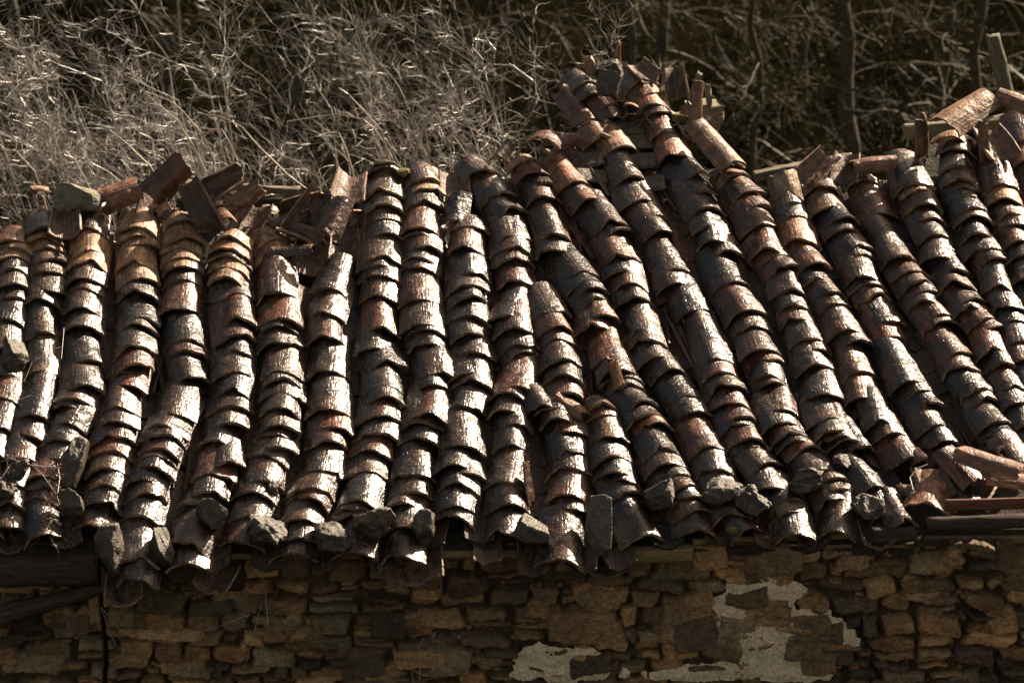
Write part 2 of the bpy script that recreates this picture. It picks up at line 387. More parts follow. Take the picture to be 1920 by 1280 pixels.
for name, pts in COLS:
    if name not in ROWNAME and name != 'c0': rowno += 1
    rng = random.Random(name)
    seq = list(reversed(pts)); prev = None; out = []
    for i, (px, py) in enumerate(seq):
        nxt = seq[i + 1] if i + 1 < len(seq) else None
        rise = rng.uniform(0.082, 0.108); wl = WOV.get((px, py), rng.uniform(0.268, 0.325) + (0.018 if px < 900 else 0.0))
        hb = BASE
        for it in range(4):
            u, v = on_plane(px, py, hb + rise)
            if prev:
                e = max(v - prev['v'], 0.02)
                hb = BASE
                if e < prev['L']:
                    hb = max(BASE, BASE + (prev['hb'] - BASE) * (1 - e / prev['L']) + TH * 1.15 - 0.1 * (prev['rise'] * 0.18) )
                hb = min(hb, 0.19)
        L = rng.uniform(0.41, 0.46)
        if prev and v - prev['v'] > L * 0.95: prev['long'] = True
        T = dict(u=u, v=v, hb=hb, rise=rise, wl=wl, L=L, px=px, py=py, col=name, row=rowno)
        out.append(T); prev = T
    # nothing in a row reaches past the row's upper end
    # a tile whose upper end would show below the next lip is lengthened
    for i, T in enumerate(out):
        if i + 1 < len(out):
            T['exp'] = out[i + 1]['v'] - T['v']
            if T['exp'] > T['L'] - 0.04 and T['exp'] < 0.56: T['L'] = T['exp'] + 0.05
        else:
            best = (1e9, 0.1)
            for q in range(6, 60):
                e_ = q * 0.01
                d_ = roofpt(T['u'], T['v'] + e_, T['hb'] * (1 - e_ / 0.43) + T['rise'] * 0.85 + 0.01) - CAMLOC
                yy = FH / 2 - (d_.dot(UPV) / d_.dot(FWD)) * LENS / SENS * FW
                if abs(yy - TOPS[name]) < best[0]: best = (abs(yy - TOPS[name]), e_)
            T['L'] = T['exp'] = max(0.07, best[1])
        # direction: towards the mean of the lips further up
        up = [q for q in out[i + 1:] if q['v'] - T['v'] > 0.10][:3]
        if up:
            du = sum(q['u'] for q in up) / len(up) - T['u']; dv = sum(q['v'] for q in up) / len(up) - T['v']
            sl_ = max(-0.45, min(0.45, du / dv))
        else:
            sl_ = out[i - 1]['slope'] if i else 0
        T['slope'] = sl_ + rng.uniform(-0.12, 0.12)
        T['idx'] = len(out) - i
    vend = out[-1]['v'] + out[-1]['L']
    for T in out: T['L'] = max(0.06, min(T['L'], vend - T['v'] - 0.005 if T is not out[-1] else T['L']))
    for i, T in enumerate(out):
        # colour
        k = T['idx']; left = T['px'] < 640
        r = rng.random()
        if (left and T['py'] < 530 and r < 0.72) : kind = 'tan' if rng.random() < 0.65 else 'orange brown'
        elif k <= 2: kind = rng.choice(['tan', 'orange brown', 'rust brown', 'grey brown', 'dark brown'])
        elif T['py'] < 300: kind = rng.choice(['orange brown', 'rust brown', 'grey brown'])
        elif T['px'] > 1350 and T['py'] < 700: kind = rng.choice(['rust brown', 'dark brown', 'grey brown', 'rust brown', 'dark brown', 'blackish'])
        else: kind = rng.choice(['dark brown'] * 4 + ['grey brown'] * 3 + ['rust brown'] * 2 + ['blackish'] * 3)
        T['kind'] = kind
    paths[name] = out
    TILES += out

def tile_world(T, rng):
    L = T['L']; sl_ = T['slope']
    yv = (V + U * sl_).normalized()
    lo = roofpt(T['u'], T['v'], T['hb'])
    tw = rng.uniform(-0.14, 0.14)
    hi = lo + yv * math.sqrt(max(L * L - (T['hb'] - BASE) ** 2, 0.003)) - N * (T['hb'] - BASE) * min(1.0, L / 0.4)
    up = (N + U * tw).normalized()
    return frame_matrix(lo, hi - lo, up)

def visible(T): return -30 < T['px'] < 1950 and T['py'] < 1110
cands = sorted([T for T in TILES if visible(T)], key=lambda T: -min(T['exp'], T['L']) * T['wl'])
for T in cands[:296]: T['solo'] = True
rv, rf, ru, rc, off = [], [], [], [], 0
FIN = {'tan': 'sunlit matte', 'orange brown': 'warm', 'rust brown': 'reddish worn', 'dark brown': 'glossy', 'grey brown': 'weathered', 'blackish': 'sooty glossy'}
for n, T in enumerate(TILES):
    rng = random.Random(1000 + n)
    rough = T['px'] in (878, 618) or rng.random() < 0.12
    v, f, uv = tile_geo(rng, T['L'], T['wl'], T['wl'] * rng.uniform(0.76, 0.88), T['rise'], TH * rng.uniform(0.85, 1.15), 1.7 if rough else 1.0)
    M = tile_world(T, rng)
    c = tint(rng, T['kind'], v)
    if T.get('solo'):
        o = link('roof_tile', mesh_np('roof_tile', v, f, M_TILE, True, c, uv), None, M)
        row = ROWNAME.get(T['col'], '%s row from the left' % ORD[T['row']])
        tag(o, '%s %s tile, %s from top of %s' % (FIN[T['kind']].split()[0], T['kind'], ORD[T['idx']], row),
            'roof tile', 'curved clay cover tiles in downhill rows', 'thing')
    else:
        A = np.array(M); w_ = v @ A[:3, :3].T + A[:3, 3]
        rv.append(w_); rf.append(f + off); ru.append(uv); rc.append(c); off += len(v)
o = link('roof_tiles', mesh_np('roof_tiles', np.concatenate(rv), np.concatenate(rf), M_TILE, True, np.concatenate(rc), np.concatenate(ru)))
tag(o, 'remaining narrow showing curved clay tiles packed within the downhill rows', 'roof tiles', kind='stuff')

# ------------------------------------------------------------------ channel tiles between the rows
def path_u(out, v):
    a = sorted(out, key=lambda T: T['v'])
    if v < a[0]['v'] - 0.35 or v > a[-1]['v'] + a[-1]['L'] - 0.44: return None
    vs = [T['v'] for T in a]; us = [T['u'] for T in a]
    return float(np.interp(v, vs, us))
pv, pf, pu, pc, off = [], [], [], [], 0
rng = random.Random(5)
eave_gap = {}
vv = -0.16; row = 0
def col_bot(u):
    b = [p[0] for p in paths.values() if abs(p[0]['u'] - u) < 0.3 and p[0]['v'] < 1.2 and p[0]['col'] not in ('c16L',)]
    return max(-0.2, min(T['v'] for T in b)) if b else 0.3
pans = []
while vv < 5.2:
    us = sorted([q for q in (path_u(p, vv) for p in paths.values()) if q is not None])
    for a, b_ in zip(us[:-1], us[1:]):
        g = b_ - a
        if 0.17 < g < 0.62:
            nn = 1 if g < 0.42 else 2
            for q in range(nn):
                if vv < col_bot(a + g / 2) - 0.10: continue
                pans.append((a + g * (q + 0.5) / nn, vv + rng.uniform(-0.03, 0.03), min(0.24, max(0.15, g / nn - 0.03)), row))
    vv += 0.23; row += 1
def slope_at(u, v):
    best = min(TILES, key=lambda T: (T['u'] - u) ** 2 + (T['v'] - v) ** 2)
    return best['slope'] * 0.8
np_ = 0
for (u, v, wdt, row) in pans:
    r2 = random.Random(int(u * 1000) + row * 7919)
    L = 0.40
    vt, f, uv = tile_geo(r2, L, wdt * 0.86, wdt, 0.055, 0.014, 1.0, 11, 7)
    vt = vt.copy(); vt[:, 2] *= -1; f = f[:, ::-1]
    lo = roofpt(u, v, 0.055 if row else 0.045)
    hi = roofpt(u + slope_at(u, v) * L, v + L, 0.035)
    M = frame_matrix(lo, hi - lo, N)
    kind = r2.choice(['dark brown', 'rust brown', 'blackish', 'dark brown', 'grey brown'])
    cc = col_rgba(r2, kind); cc = (cc[0] * 0.9, cc[1] * 0.85, cc[2] * 0.8, 0.0)
    c = np.tile(np.array(cc, dtype=np.float32), (len(vt), 1))
    if v < col_bot(u) + 0.12 and -3.4 < u < 3.4:
        np_ += 1
        o = link('channel_tile', mesh_np('channel_tile', vt, f, M_TILE, True, c, uv), None, M)
        tag(o, '%s upturned channel tile at the eave, %s gutter from the left' % (kind, ORD[min(np_, 30)]), 'roof tile', 'upturned channel tiles along the eave', 'thing')
    else:
        A = np.array(M); w_ = vt @ A[:3, :3].T + A[:3, 3]
        pv.append(w_); pf.append(f + off); pu.append(uv); pc.append(c); off += len(vt)
o = link('channel_tiles', mesh_np('channel_tiles', np.concatenate(pv), np.concatenate(pf), M_TILE, True, np.concatenate(pc), np.concatenate(pu)))
tag(o, 'dark upturned channel tiles lying in the gutters between the rows', 'channel tiles', kind='stuff')

# ------------------------------------------------------------------ loose and ridge tiles
def loose(px, py, h, deg, pitch=0, roll=0, L=0.4, wl=0.22, kind='tan', flip=False, label='', rise=0.075, chip=2.0, wt=None):
    """deg: direction of the long axis measured in the roof plane (0 = uphill, + = to the right)"""
    rng = random.Random(int(px * 31 + py))
    u, v = on_plane(px, py, h)
    v_, f, uv = tile_geo(rng, L, wl, wt or wl * 0.85, rise, 0.016, chip)
    v_ = v_.copy(); v_[:, 1] -= L / 2
    if flip: v_[:, 2] *= -1; f = f[:, ::-1]
    d = math.radians(deg)
    y = (V * math.cos(d) + U * math.sin(d)); y = (y * math.cos(math.radians(pitch)) + N * math.sin(math.radians(pitch)))
    M = frame_matrix(roofpt(u, v, h), y, N) @ Matrix.Rotation(math.radians(roll), 4, 'Y')
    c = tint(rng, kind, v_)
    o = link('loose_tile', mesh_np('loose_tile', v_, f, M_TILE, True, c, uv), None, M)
    tag(o, label, 'roof tile', 'loose broken tiles', 'thing')
    return o

loose(122, 412, 0.20, -4, -8, 0, 0.30, 0.24, 'tan', True, 'upturned tan tile bridging the second and third rows at the left ridge')
loose(228, 366, 0.16, 70, 10, 25, 0.30, 0.22, 'orange brown', False, 'orange tile lying crosswise right of the banded ridge stone')
loose(313, 338, 0.22, 52, 28, 50, 0.36, 0.24, 'rust brown', False, 'dark slab-like tile tilted highest against the twigs at the left ridge')
loose(376, 392, 0.22, -32, 35, -55, 0.40, 0.25, 'dark brown', True, 'dark tile leaning like a fin right of the fifth row')
loose(412, 345, 0.18, 62, 14, 30, 0.36, 0.20, 'rust brown', True, 'rust brown tile sloping before the grey ridge plank')
loose(455, 375, 0.14, 60, 22, 60, 0.30, 0.16, 'orange brown', False, 'thin orange shard standing on edge near the grey plank')
loose(470, 408, 0.12, 20, 5, 0, 0.30, 0.26, 'tan', True, 'pale upturned tile with curled wings behind the sixth row')
loose(286, 382, 0.14, 10, 12, 15, 0.28, 0.22, 'tan', True, 'small tan upturned tile between the fourth and fifth rows')
loose(566, 362, 0.22, 80, 8, -20, 0.28, 0.14, 'orange brown', True, 'broken tan tile end hanging on the grey plank')
loose(580, 400, 0.16, 38, 28, 40, 0.36, 0.26, 'dark brown', True, 'dark leaning tile behind the reddish tilted tile')
loose(628, 408, 0.24, 20, 14, 8, 0.30, 0.20, 'rust brown', False, 'reddish glossy tile tilted beside the ninth row')
loose(562, 432, 0.14, -60, -5, 10, 0.28, 0.18, 'orange brown', True, 'orange upturned tile above the eighth row')
loose(545, 470, 0.12, 84, 0, 0, 0.30, 0.12, 'grey brown', False, 'flat grey tile sliver beside the seventh row top', 0.03)
loose(655, 345, 0.22, 5, -6, 14, 0.34, 0.26, 'rust brown', True, 'dark upturned tile with an orange rim left of the ninth row')
loose(852, 345, 0.10, -5, 4, 0, 0.30, 0.24, 'grey brown', True, 'grey upturned tile between the tenth row and the big ridge tile')
loose(855, 395, 0.10, 10, 8, -10, 0.30, 0.22, 'blackish', False, 'black pointed shard between the tenth and twelfth rows')
loose(945, 285, 0.16, 30, 10, 0, 0.20, 0.12, 'grey brown', False, 'small grey tile end beside the yellow twig on the ridge')
loose(1018, 268, 0.20, 12, -22, -6, 0.20, 0.30, 'rust brown', False, 'wide grey tile capping the dark gap at the ridge centre')
loose(1060, 268, 0.11, 60, -6, 10, 0.22, 0.14, 'rust brown', False, 'narrow tan tile lying across under the grey cap tile')
loose(1206, 128, 0.20, -30, -6, 12, 0.26, 0.24, 'orange brown', True, 'orange tile arched on edge at the very peak')
loose(1267, 152, 0.34, -8, 40, -10, 0.24, 0.18, 'rust brown', True, 'dark red square shard standing up right of the peak')
loose(1300, 198, 0.20, 6, 46, 80, 0.34, 0.10, 'orange brown', False, 'orange tile on edge beside the splintered ridge timber')
loose(1290, 222, 0.12, -25, 0, 0, 0.34, 0.22, 'orange brown', True, 'mossy orange upturned tile below the splintered timber')
loose(1340, 276, 0.22, -29, 2, 12, 0.52, 0.25, 'orange brown', False, 'long bright orange tile below the splintered timber')
loose(1534, 308, 0.20, 40, 10, 10, 0.30, 0.22, 'rust brown', True, 'round dark red tile end before the mossy beam')
loose(1475, 345, 0.20, -12, 30, 0, 0.20, 0.20, 'tan', False, 'small tan shard poking above the pierced tile')
loose(1640, 312, 0.13, 76, 0, 0, 0.32, 0.17, 'orange brown', False, 'pale tile lying sideways on the mossy beam')
loose(1585, 310, 0.16, 10, 8, 0, 0.28, 0.22, 'tan', True, 'upturned tan tile between the nineteenth row and the beam')
loose(1722, 255, 0.26, -6, 66, 60, 0.30, 0.18, 'orange brown', False, 'thin rust tile standing upright at the end of the right beam')
loose(1812, 213, 0.36, 44, -2, 0, 0.50, 0.28, 'tan', False, 'big sunlit orange ridge tile lying diagonally at the right', 0.09)
loose(1866, 262, 0.18, -14, -8, 0, 0.40, 0.26, 'orange brown', True, 'upturned orange tile right of the diagonal ridge tile')
loose(1838, 262, 0.22, -10, 62, 70, 0.26, 0.16, 'orange brown', False, 'rust tile edge standing under the diagonal ridge tile')
loose(1908, 196, 0.34, -60, 6, 6, 0.32, 0.20, 'orange brown', False, 'orange tile leaning at the foot of the wooden post')
loose(1146, 700, 0.22, -22, 60, 75, 0.18, 0.12, 'orange brown', False, 'thin red shard wedged upright at mid roof')
loose(1290, 560, 0.05, -20, 0, 0, 0.42, 0.24, 'rust brown', True, 'reddish channel tile exposed right of the fifteenth row')
loose(1305, 640, 0.05, -20, 0, 0, 0.42, 0.24, 'rust brown', True, 'reddish channel tile lower in the same open gutter')
loose(1068, 760, 0.14, -50, 6, 0, 0.26, 0.12, 'orange brown', False, 'split terracotta stick beneath the lifted tile at mid roof', 0.03)
loose(1010, 752, 0.10, -22, -4, 0, 0.24, 0.24, 'dark brown', False, 'dark skewed tile left of the mid roof gap')
loose(1858, 870, 0.30, -66, 2, 0, 0.46, 0.20, 'orange brown', False, 'broken orange tile lying across the right eave corner', 0.06)
loose(1910, 902, 0.30, -80, 0, 0, 0.36, 0.16, 'orange brown', False, 'flat orange brick-like tile piece at the right edge', 0.03)
loose(1745, 925, 0.10, 14, -4, 0, 0.36, 0.32, 'orange brown', False, 'wide orange eave tile beside the curled dry stem')
loose(1750, 900, 0.15, -10, 6, 0, 0.26, 0.26, 'dark brown', True, 'glossy black upturned tile behind the wide orange eave tile')
loose(1808, 930, 0.08, -8, -4, 0, 0.34, 0.26, 'dark brown', False, 'dark arched tile end in the right eave corner')
loose(1676, 958, 0.08, -14, -8, 0, 0.36, 0.22, 'dark brown', False, 'sooty tile tipping over the eave beside the square stone')
loose(1637, 985, 0.04, -12, -6, 0, 0.34, 0.22, 'dark brown', True, 'upturned tile end jutting below the square stone')
loose(915, 1025, -0.03, 0, -20, 0, 0.36, 0.20, 'rust brown', True, 'channel tile hanging far down over the wall at centre', 0.03)
loose(20, 985, 0.0, -14, -6, 0, 0.42, 0.24, 'grey brown', True, 'grey channel tile sliding off the left eave')
loose(232, 1095, -0.08, -4, -14, 0, 0.34, 0.26, 'dark brown', True, 'dark upturned tile over the wall corner at left')
loose(408, 1075, -0.04, 20, -10, 0, 0.30, 0.26, 'dark brown', True, 'upturned tile on the wall head left of the rafter end')
loose(775, 1045, 0.0, 4, -8, 0, 0.36, 0.42, 'dark brown', True, 'broad dark upturned tile under the eave between two stones', 0.10)
loose(1130, 1030, -0.02, -8, -8, 0, 0.36, 0.34, 'blackish', True, 'lichen spotted upturned tile under the brick block', 0.09)
loose(1168, 222, 0.08, -30, 0, 0, 0.36, 0.22, 'blackish', True, 'black upturned tile in the gutter just under the peak stones')
loose(1100, 122, 0.18, -20, 40, 30, 0.12, 0.08, 'orange brown', False, 'stubby orange tile end at the left of the pale peak stone')
loose(1160, 103, 0.26, 0, 75, 85, 0.16, 0.06, 'orange brown', False, 'thin rust spike behind the pale peak stone', 0.02)
loose(1240, 225, 0.10, -30, -5, 10, 0.34, 0.24, 'dark brown', True, 'dark upturned tile beside the peak row')
loose(1800, 880, 0.16, -35, 6, 10, 0.34, 0.24, 'rust brown', False, 'rust brown tile sliding toward the right eave corner')
loose(1846, 905, 0.14, 30, 2, -20, 0.32, 0.22, 'dark brown', True, 'dark upturned tile under the broken orange tile at right')
loose(1895, 850, 0.14, -20, 0, 0, 0.34, 0.26, 'grey brown', False, 'grey arched tile above the broken orange tile at right')
loose(585, 470, 0.08, 6, 4, 0, 0.36, 0.28, 'dark brown', True, 'dark upturned tile filling the gap above the eighth row')
loose(645, 470, 0.07, -4, 2, 0, 0.40, 0.26, 'dark brown', True, 'dark upturned tile in the gutter left of the ninth row')
loose(655, 415, 0.10, 4, 4, 0, 0.36, 0.26, 'blackish', True, 'black upturned tile below the orange rimmed tile')
loose(475, 440, 0.08, 10, 6, 0, 0.30, 0.26, 'rust brown', True, 'rust brown upturned tile between the sixth and seventh row tops')
loose(1062, 300, 0.06, -24, 2, 0, 0.40, 0.26, 'dark brown', True, 'dark upturned tile under the grey cap tile at the ridge centre')
loose(1140, 320, 0.06, -26, 0, 0, 0.44, 0.26, 'dark brown', True, 'dark channel tile left of the peak row, upper one')
loose(1172, 385, 0.06, -24, 0, 0, 0.44, 0.26, 'blackish', True, 'dark channel tile left of the peak row, lower one')
loose(1082, 205, 0.06, -26, 2, 0, 0.40, 0.24, 'rust brown', False, 'rust brown tile under the broken row at the peak')
loose(990, 905, 0.12, -10, 40, 70, 0.26, 0.12, 'rust brown', False, 'narrow rust tile on edge in the gutter right of the twelfth row', 0.03)

for k in range(46):
    rng = random.Random(300 + k)
    if k < 30: px = rng.uniform(40, 680); py = 372 + rng.uniform(-8, 48) + (20 if px > 450 else 0)
    elif k < 38: px = rng.uniform(1150, 1300); py = 170 + (px - 1150) * 0.55 + rng.uniform(-15, 25)
    else: px = rng.uniform(1700, 1915); py = rng.uniform(850, 935)
    v_, f, uv = tile_geo(rng, rng.uniform(0.07, 0.2), rng.uniform(0.08, 0.18), rng.uniform(0.06, 0.16), rng.uniform(0.02, 0.05), 0.017, 2.5, 9, 6)
    u, v = on_plane(px, py, 0.09)
    d = Vector((rng.gauss(0, 1), rng.gauss(0, 1), rng.gauss(0, .35))); up = (N + Vector((rng.gauss(0, .5), rng.gauss(0, .5), rng.gauss(0, .5)))).normalized()
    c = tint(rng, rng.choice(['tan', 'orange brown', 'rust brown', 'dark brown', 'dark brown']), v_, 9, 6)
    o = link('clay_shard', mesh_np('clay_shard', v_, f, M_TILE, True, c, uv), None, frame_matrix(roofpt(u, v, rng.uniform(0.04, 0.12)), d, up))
    where = ['in the rubble along the left ridge', 'in the gutter beside the peak', 'in the heap at the right eave corner'][0 if k < 30 else 1 if k < 38 else 2]
    tag(o, 'small broken clay shard ' + where, 'tile shard', 'clay shards ' + where, 'thing')

# ------------------------------------------------------------------ stones on the roof
def rock_mesh(rng, sx, sy, sz, mat, rough=0.05, sub=24):
    # cube sphere cut by random planes
    n = sub; fs = []; vs = []
    idx = {}
    def key(p): return (round(p[0], 5), round(p[1], 5), round(p[2], 5))
    for ax in range(3):
        for s in (-1, 1):
            g = np.linspace(-1, 1, n)
            ids = np.zeros((n, n), int)
            for i in range(n):
                for j in range(n):
                    p = [0, 0, 0]; p[ax] = s; p[(ax + 1) % 3] = g[i] * (s); p[(ax + 2) % 3] = g[j]
                    k_ = key(p)
                    if k_ not in idx: idx[k_] = len(vs); vs.append(p)
                    ids[i, j] = idx[k_]
            fs.append(np.stack([ids[:-1, :-1], ids[1:, :-1], ids[1:, 1:], ids[:-1, 1:]], 2).reshape(-1, 4))
    v = np.array(vs, float)
    d = v / np.linalg.norm(v, axis=1, keepdims=True)
    v = v * 0.62 + d * 0.5
    for q in range(9):
        nrm = np.array([rng.gauss(0, 1) for _ in range(3)]); nrm /= np.linalg.norm(nrm)
        lim = rng.uniform(0.62, 0.95); s = v @ nrm - lim; s = np.clip(s, 0, None)
        v = v - s[:, None] * nrm * 0.95
    sd = rng.uniform(0, 99)
    disp = np.array([fb(p[0] + sd, p[1], p[2], 1.6, 6) for p in v])
    v = v + d * disp[:, None] * rough * 2.4
    v = v * np.array([sx, sy, sz])
    return mesh_np('stone', v, np.concatenate(fs), mat, True)

def stone(px, py, wpx, hpx, h, roll, label, name='loose_stone', mat=None, rough=0.05, depth=None, group='stones weighing down the eave tiles', lift=0):
    rng = random.Random(int(px * 7 + py))
    u, v = on_plane(px, py, h)
    c = roofpt(u, v, h)
    sx = wpx / 290 / 2; sz = hpx / 290 / 2; sy = (depth or (sx + sz) / 2)
    me = rock_mesh(rng, sx, sy, sz, mat or M_ROCK, rough)
    M = Matrix.Translation(c) @ Matrix.Rotation(math.radians(-18), 4, 'X') @ Matrix.Rotation(math.radians(roll), 4, 'Y') @ Matrix.Rotation(rng.uniform(-.4, .4), 4, 'Z')
    o = link(name, me, None, M)
    tag(o, label, 'stone', group)
stone(25, 668, 52, 78, 0.14, -12, 'mossy pointed stone at the left edge of the roof')
stone(132, 868, 48, 96, 0.14, 12, 'tall dark slate stone beside the red weed')
stone(136, 947, 40, 62, 0.12, -8, 'small slanted stone just below the tall slate stone')
stone(208, 1030, 52, 92, 0.10, -14, 'wet black stone at the eave above the wall crack')
stone(303, 1032, 46, 82, 0.10, -14, 'black stone right of the long eave tile at left')
stone(396, 964, 60, 56, 0.15, 0, 'squarish rust stained stone on the sixth row')
stone(497, 997, 68, 56, 0.12, 14, 'craggy lichen spotted stone beside the timber strip', rough=0.11)
stone(620, 1003, 74, 60, 0.14, 6, 'rounded grey green stone on the eighth row end')
stone(703, 984, 70, 58, 0.14, -10, 'angular dark stone right of the rounded grey green stone')
stone(795, 990, 52, 62, 0.12, 22, 'wedge stone between the tenth and eleventh row ends')
stone(1002, 997, 64, 52, 0.12, 28, 'flat leaning slab stone right of the twelfth row end')
stone(1243, 924, 60, 52, 0.15, -20, 'five sided block lying across the lower right rows')
stone(1348, 922, 76, 50, 0.15, 10, 'large slate with a lit top on the fifteenth row')
stone(1412, 940, 58, 52, 0.14, -35, 'crumbly mossy stone touching the large slate', rough=0.11)
stone(1512, 898, 70, 46, 0.15, -10, 'jagged moss edged stone between two right rows', rough=0.09)
stone(1576, 864, 34, 28, 0.13, 0, 'small brown pebble-like stone above the square stone')
stone(1620, 946, 56, 56, 0.13, 4, 'square layered stone near the right eave end')
stone(152, 372, 96, 62, 0.18, 0, 'banded sandstone lump on the left ridge', mat=M_SAND, group='stones on the ridge')
stone(1143, 128, 54, 42, 0.30, -14, 'pale angular stone topping the peak', group='stones on the ridge')
stone(1145, 158, 50, 58, 0.28, 4, 'brown stone propped under the pale peak stone', group='stones on the ridge')
stone(512, 918, 26, 34, 0.10, 10, 'crumb of mortar between the seventh and eighth rows', rough=0.1)
stone(30, 880, 50, 34, 0.16, -10, 'pale flat stone under the left edge weeds', rough=0.09)
stone(8, 915, 46, 34, 0.14, 20, 'pitted bone coloured stone at the left edge', rough=0.12)
stone(1820, 975, 26, 20, 0.05, 20, 'tiny pale rubble piece under the right eave corner')

def brick(px, py, wpx, hpx, h, label):
    u, v = on_plane(px, py, h)
    rng = random.Random(3)
    me = rock_mesh(rng, wpx / 290 / 2, 0.06, hpx / 290 / 2, M_ROCK, 0.015)
    vs = me.vertices
    o = link('slate_block', me, None, Matrix.Translation(roofpt(u, v, h)) @ Matrix.Rotation(math.radians(-38), 4, 'X') @ Matrix.Rotation(0.03, 4, 'Y'))
    tag(o, label, 'stone', 'stones weighing down the eave tiles')
brick(1124, 985, 46, 112, 0.12, 'upright brick shaped block at the centre right eave')

# ------------------------------------------------------------------ the stone house
house = empty('stone_house', (0, 0.1, 0))
tag(house, 'old rubble stone house whose tiled roof is collapsing at the ridge', 'house')
WY = 0.10
def wall_xz(px, py):
    p = at_depth(px, py, WY); return p.x, p.z
X0, X1, Z0, Z1 = -3.9, 3.9, 1.75, 3.02
RES = 0.0052
nxw = int((X1 - X0) / RES); nzw = int((Z1 - Z0) / RES)
xs = np.linspace(X0, X1, nxw); zs = np.linspace(Z0, Z1, nzw)
GX, GZ = np.meshgrid(xs, zs)
nrng = np.random.default_rng(11)
WXn = GX + 0.012 * grid_noise(GX.shape, (14, 90), nrng) + 0.005 * grid_noise(GX.shape, (50, 320), nrng)
WZn = GZ + 0.012 * grid_noise(GX.shape, (14, 90), nrng) + 0.005 * grid_noise(GX.shape, (50, 320), nrng)
H = np.full(GX.shape, -0.075)
C = np.zeros(GX.shape + (3,)); C[:] = (0.045, 0.031, 0.020)
srng = random.Random(21)
WPAL = [(0.20, 0.12, 0.06), (0.22, 0.14, 0.075), (0.13, 0.085, 0.05), (0.10, 0.075, 0.048), (0.15, 0.12, 0.08), (0.27, 0.175, 0.095),
        (0.11, 0.068, 0.042), (0.20, 0.135, 0.08), (0.06, 0.045, 0.032)]
def lay(cx, cz, w_, h_, rot, colr=None, proud=None):
    """one irregular rounded block into the height field"""
    R = max(w_, h_) * 0.75 + 0.03
    i0, i1 = np.searchsorted(xs, [cx - R, cx + R]); j0, j1 = np.searchsorted(zs, [cz - R, cz + R])
    if i1 - i0 < 3 or j1 - j0 < 3: return
    x = WXn[j0:j1, i0:i1] - cx; z = WZn[j0:j1, i0:i1] - cz
    c, s = math.cos(rot), math.sin(rot)
    xr = x * c + z * s; zr = -x * s + z * c
    sd = np.full(x.shape, -9.0)
    ns = srng.choice([4, 5, 6, 7]) 
    planes = [(1, 0, w_ / 2), (-1, 0, w_ / 2), (0, 1, h_ / 2), (0, -1, h_ / 2)]
    for q in range(ns - 3):
        a = srng.uniform(0, 6.28); e = w_ / 2 * abs(math.cos(a)) + h_ / 2 * abs(math.sin(a))
        planes.append((math.cos(a), math.sin(a), e * srng.uniform(0.72, 0.9)))
    acc = 0
    for (a, b_, d) in planes:
        t_ = srng.uniform(-0.10, 0.10); aa = a * math.cos(t_) - b_ * math.sin(t_); bb = a * math.sin(t_) + b_ * math.cos(t_)
        acc = acc + np.exp(np.clip(((xr * aa + zr * bb) - d) / 0.007, -60, 60))
    sd = -0.007 * np.log(acc + 1e-12)          # >0 inside
    rr_ = srng.uniform(0.014, 0.034)
    pr = proud if proud is not None else srng.uniform(-0.025, 0.04)
    edge = np.clip(sd / rr_, 0, 1)
    prof = np.sqrt(np.clip(1 - (1 - edge) ** 2, 0, 1))
    tilt = xr * srng.uniform(-0.12, 0.12) + zr * srng.uniform(-0.15, 0.15)
    hh = -0.085 + prof * (0.085 + pr + tilt)
    sub = H[j0:j1, i0:i1]; m = (sd > 0) & (hh > sub)
    sub[m] = hh[m]
    cb = colr or srng.choice(WPAL); k = srng.uniform(0.75, 1.25)
    C[j0:j1, i0:i1][m] = np.array(cb) * k
for k in range(1500):
    w_ = srng.uniform(0.02, 0.07); lay(srng.uniform(X0, X1), srng.uniform(Z0, Z1), w_, w_ * srng.uniform(0.5, 1.0), srng.gauss(0, 0.6), None, srng.uniform(-0.045, -0.02))
z = Z0 - 0.05
while z < Z1 + 0.05:
    ch = srng.uniform(0.085, 0.19)
    x = X0 - srng.uniform(0, 0.2)
    while x < X1:
        w_ = srng.uniform(0.10, 0.33) if srng.random() < 0.8 else srng.uniform(0.28, 0.42)
        wob = 0.04 * math.sin(x * 1.7 + z * 3) + srng.gauss(0, 0.012)
        if srng.random() < 0.33:
            k = srng.uniform(0.35, 0.65)
            lay(x + w_ / 2, z + wob + ch * k / 2, w_ - 0.008, ch * k - 0.008, srng.uniform(-.06, .06))
            lay(x + w_ / 2, z + wob + ch * k + ch * (1 - k) / 2, w_ - 0.008, ch * (1 - k) - 0.008, srng.uniform(-.06, .06))
        else:
            lay(x + w_ / 2, z + wob + ch / 2, w_ - 0.008, ch * srng.uniform(0.88, 1.05), srng.gauss(0, 0.10))
        x += w_
    z += ch
for k in range(110):
    w_ = srng.uniform(0.06, 0.34); lay(srng.uniform(X0, X1), srng.uniform(Z0, Z1), w_, w_ * srng.uniform(0.35, 0.9), srng.gauss(0, 0.25))
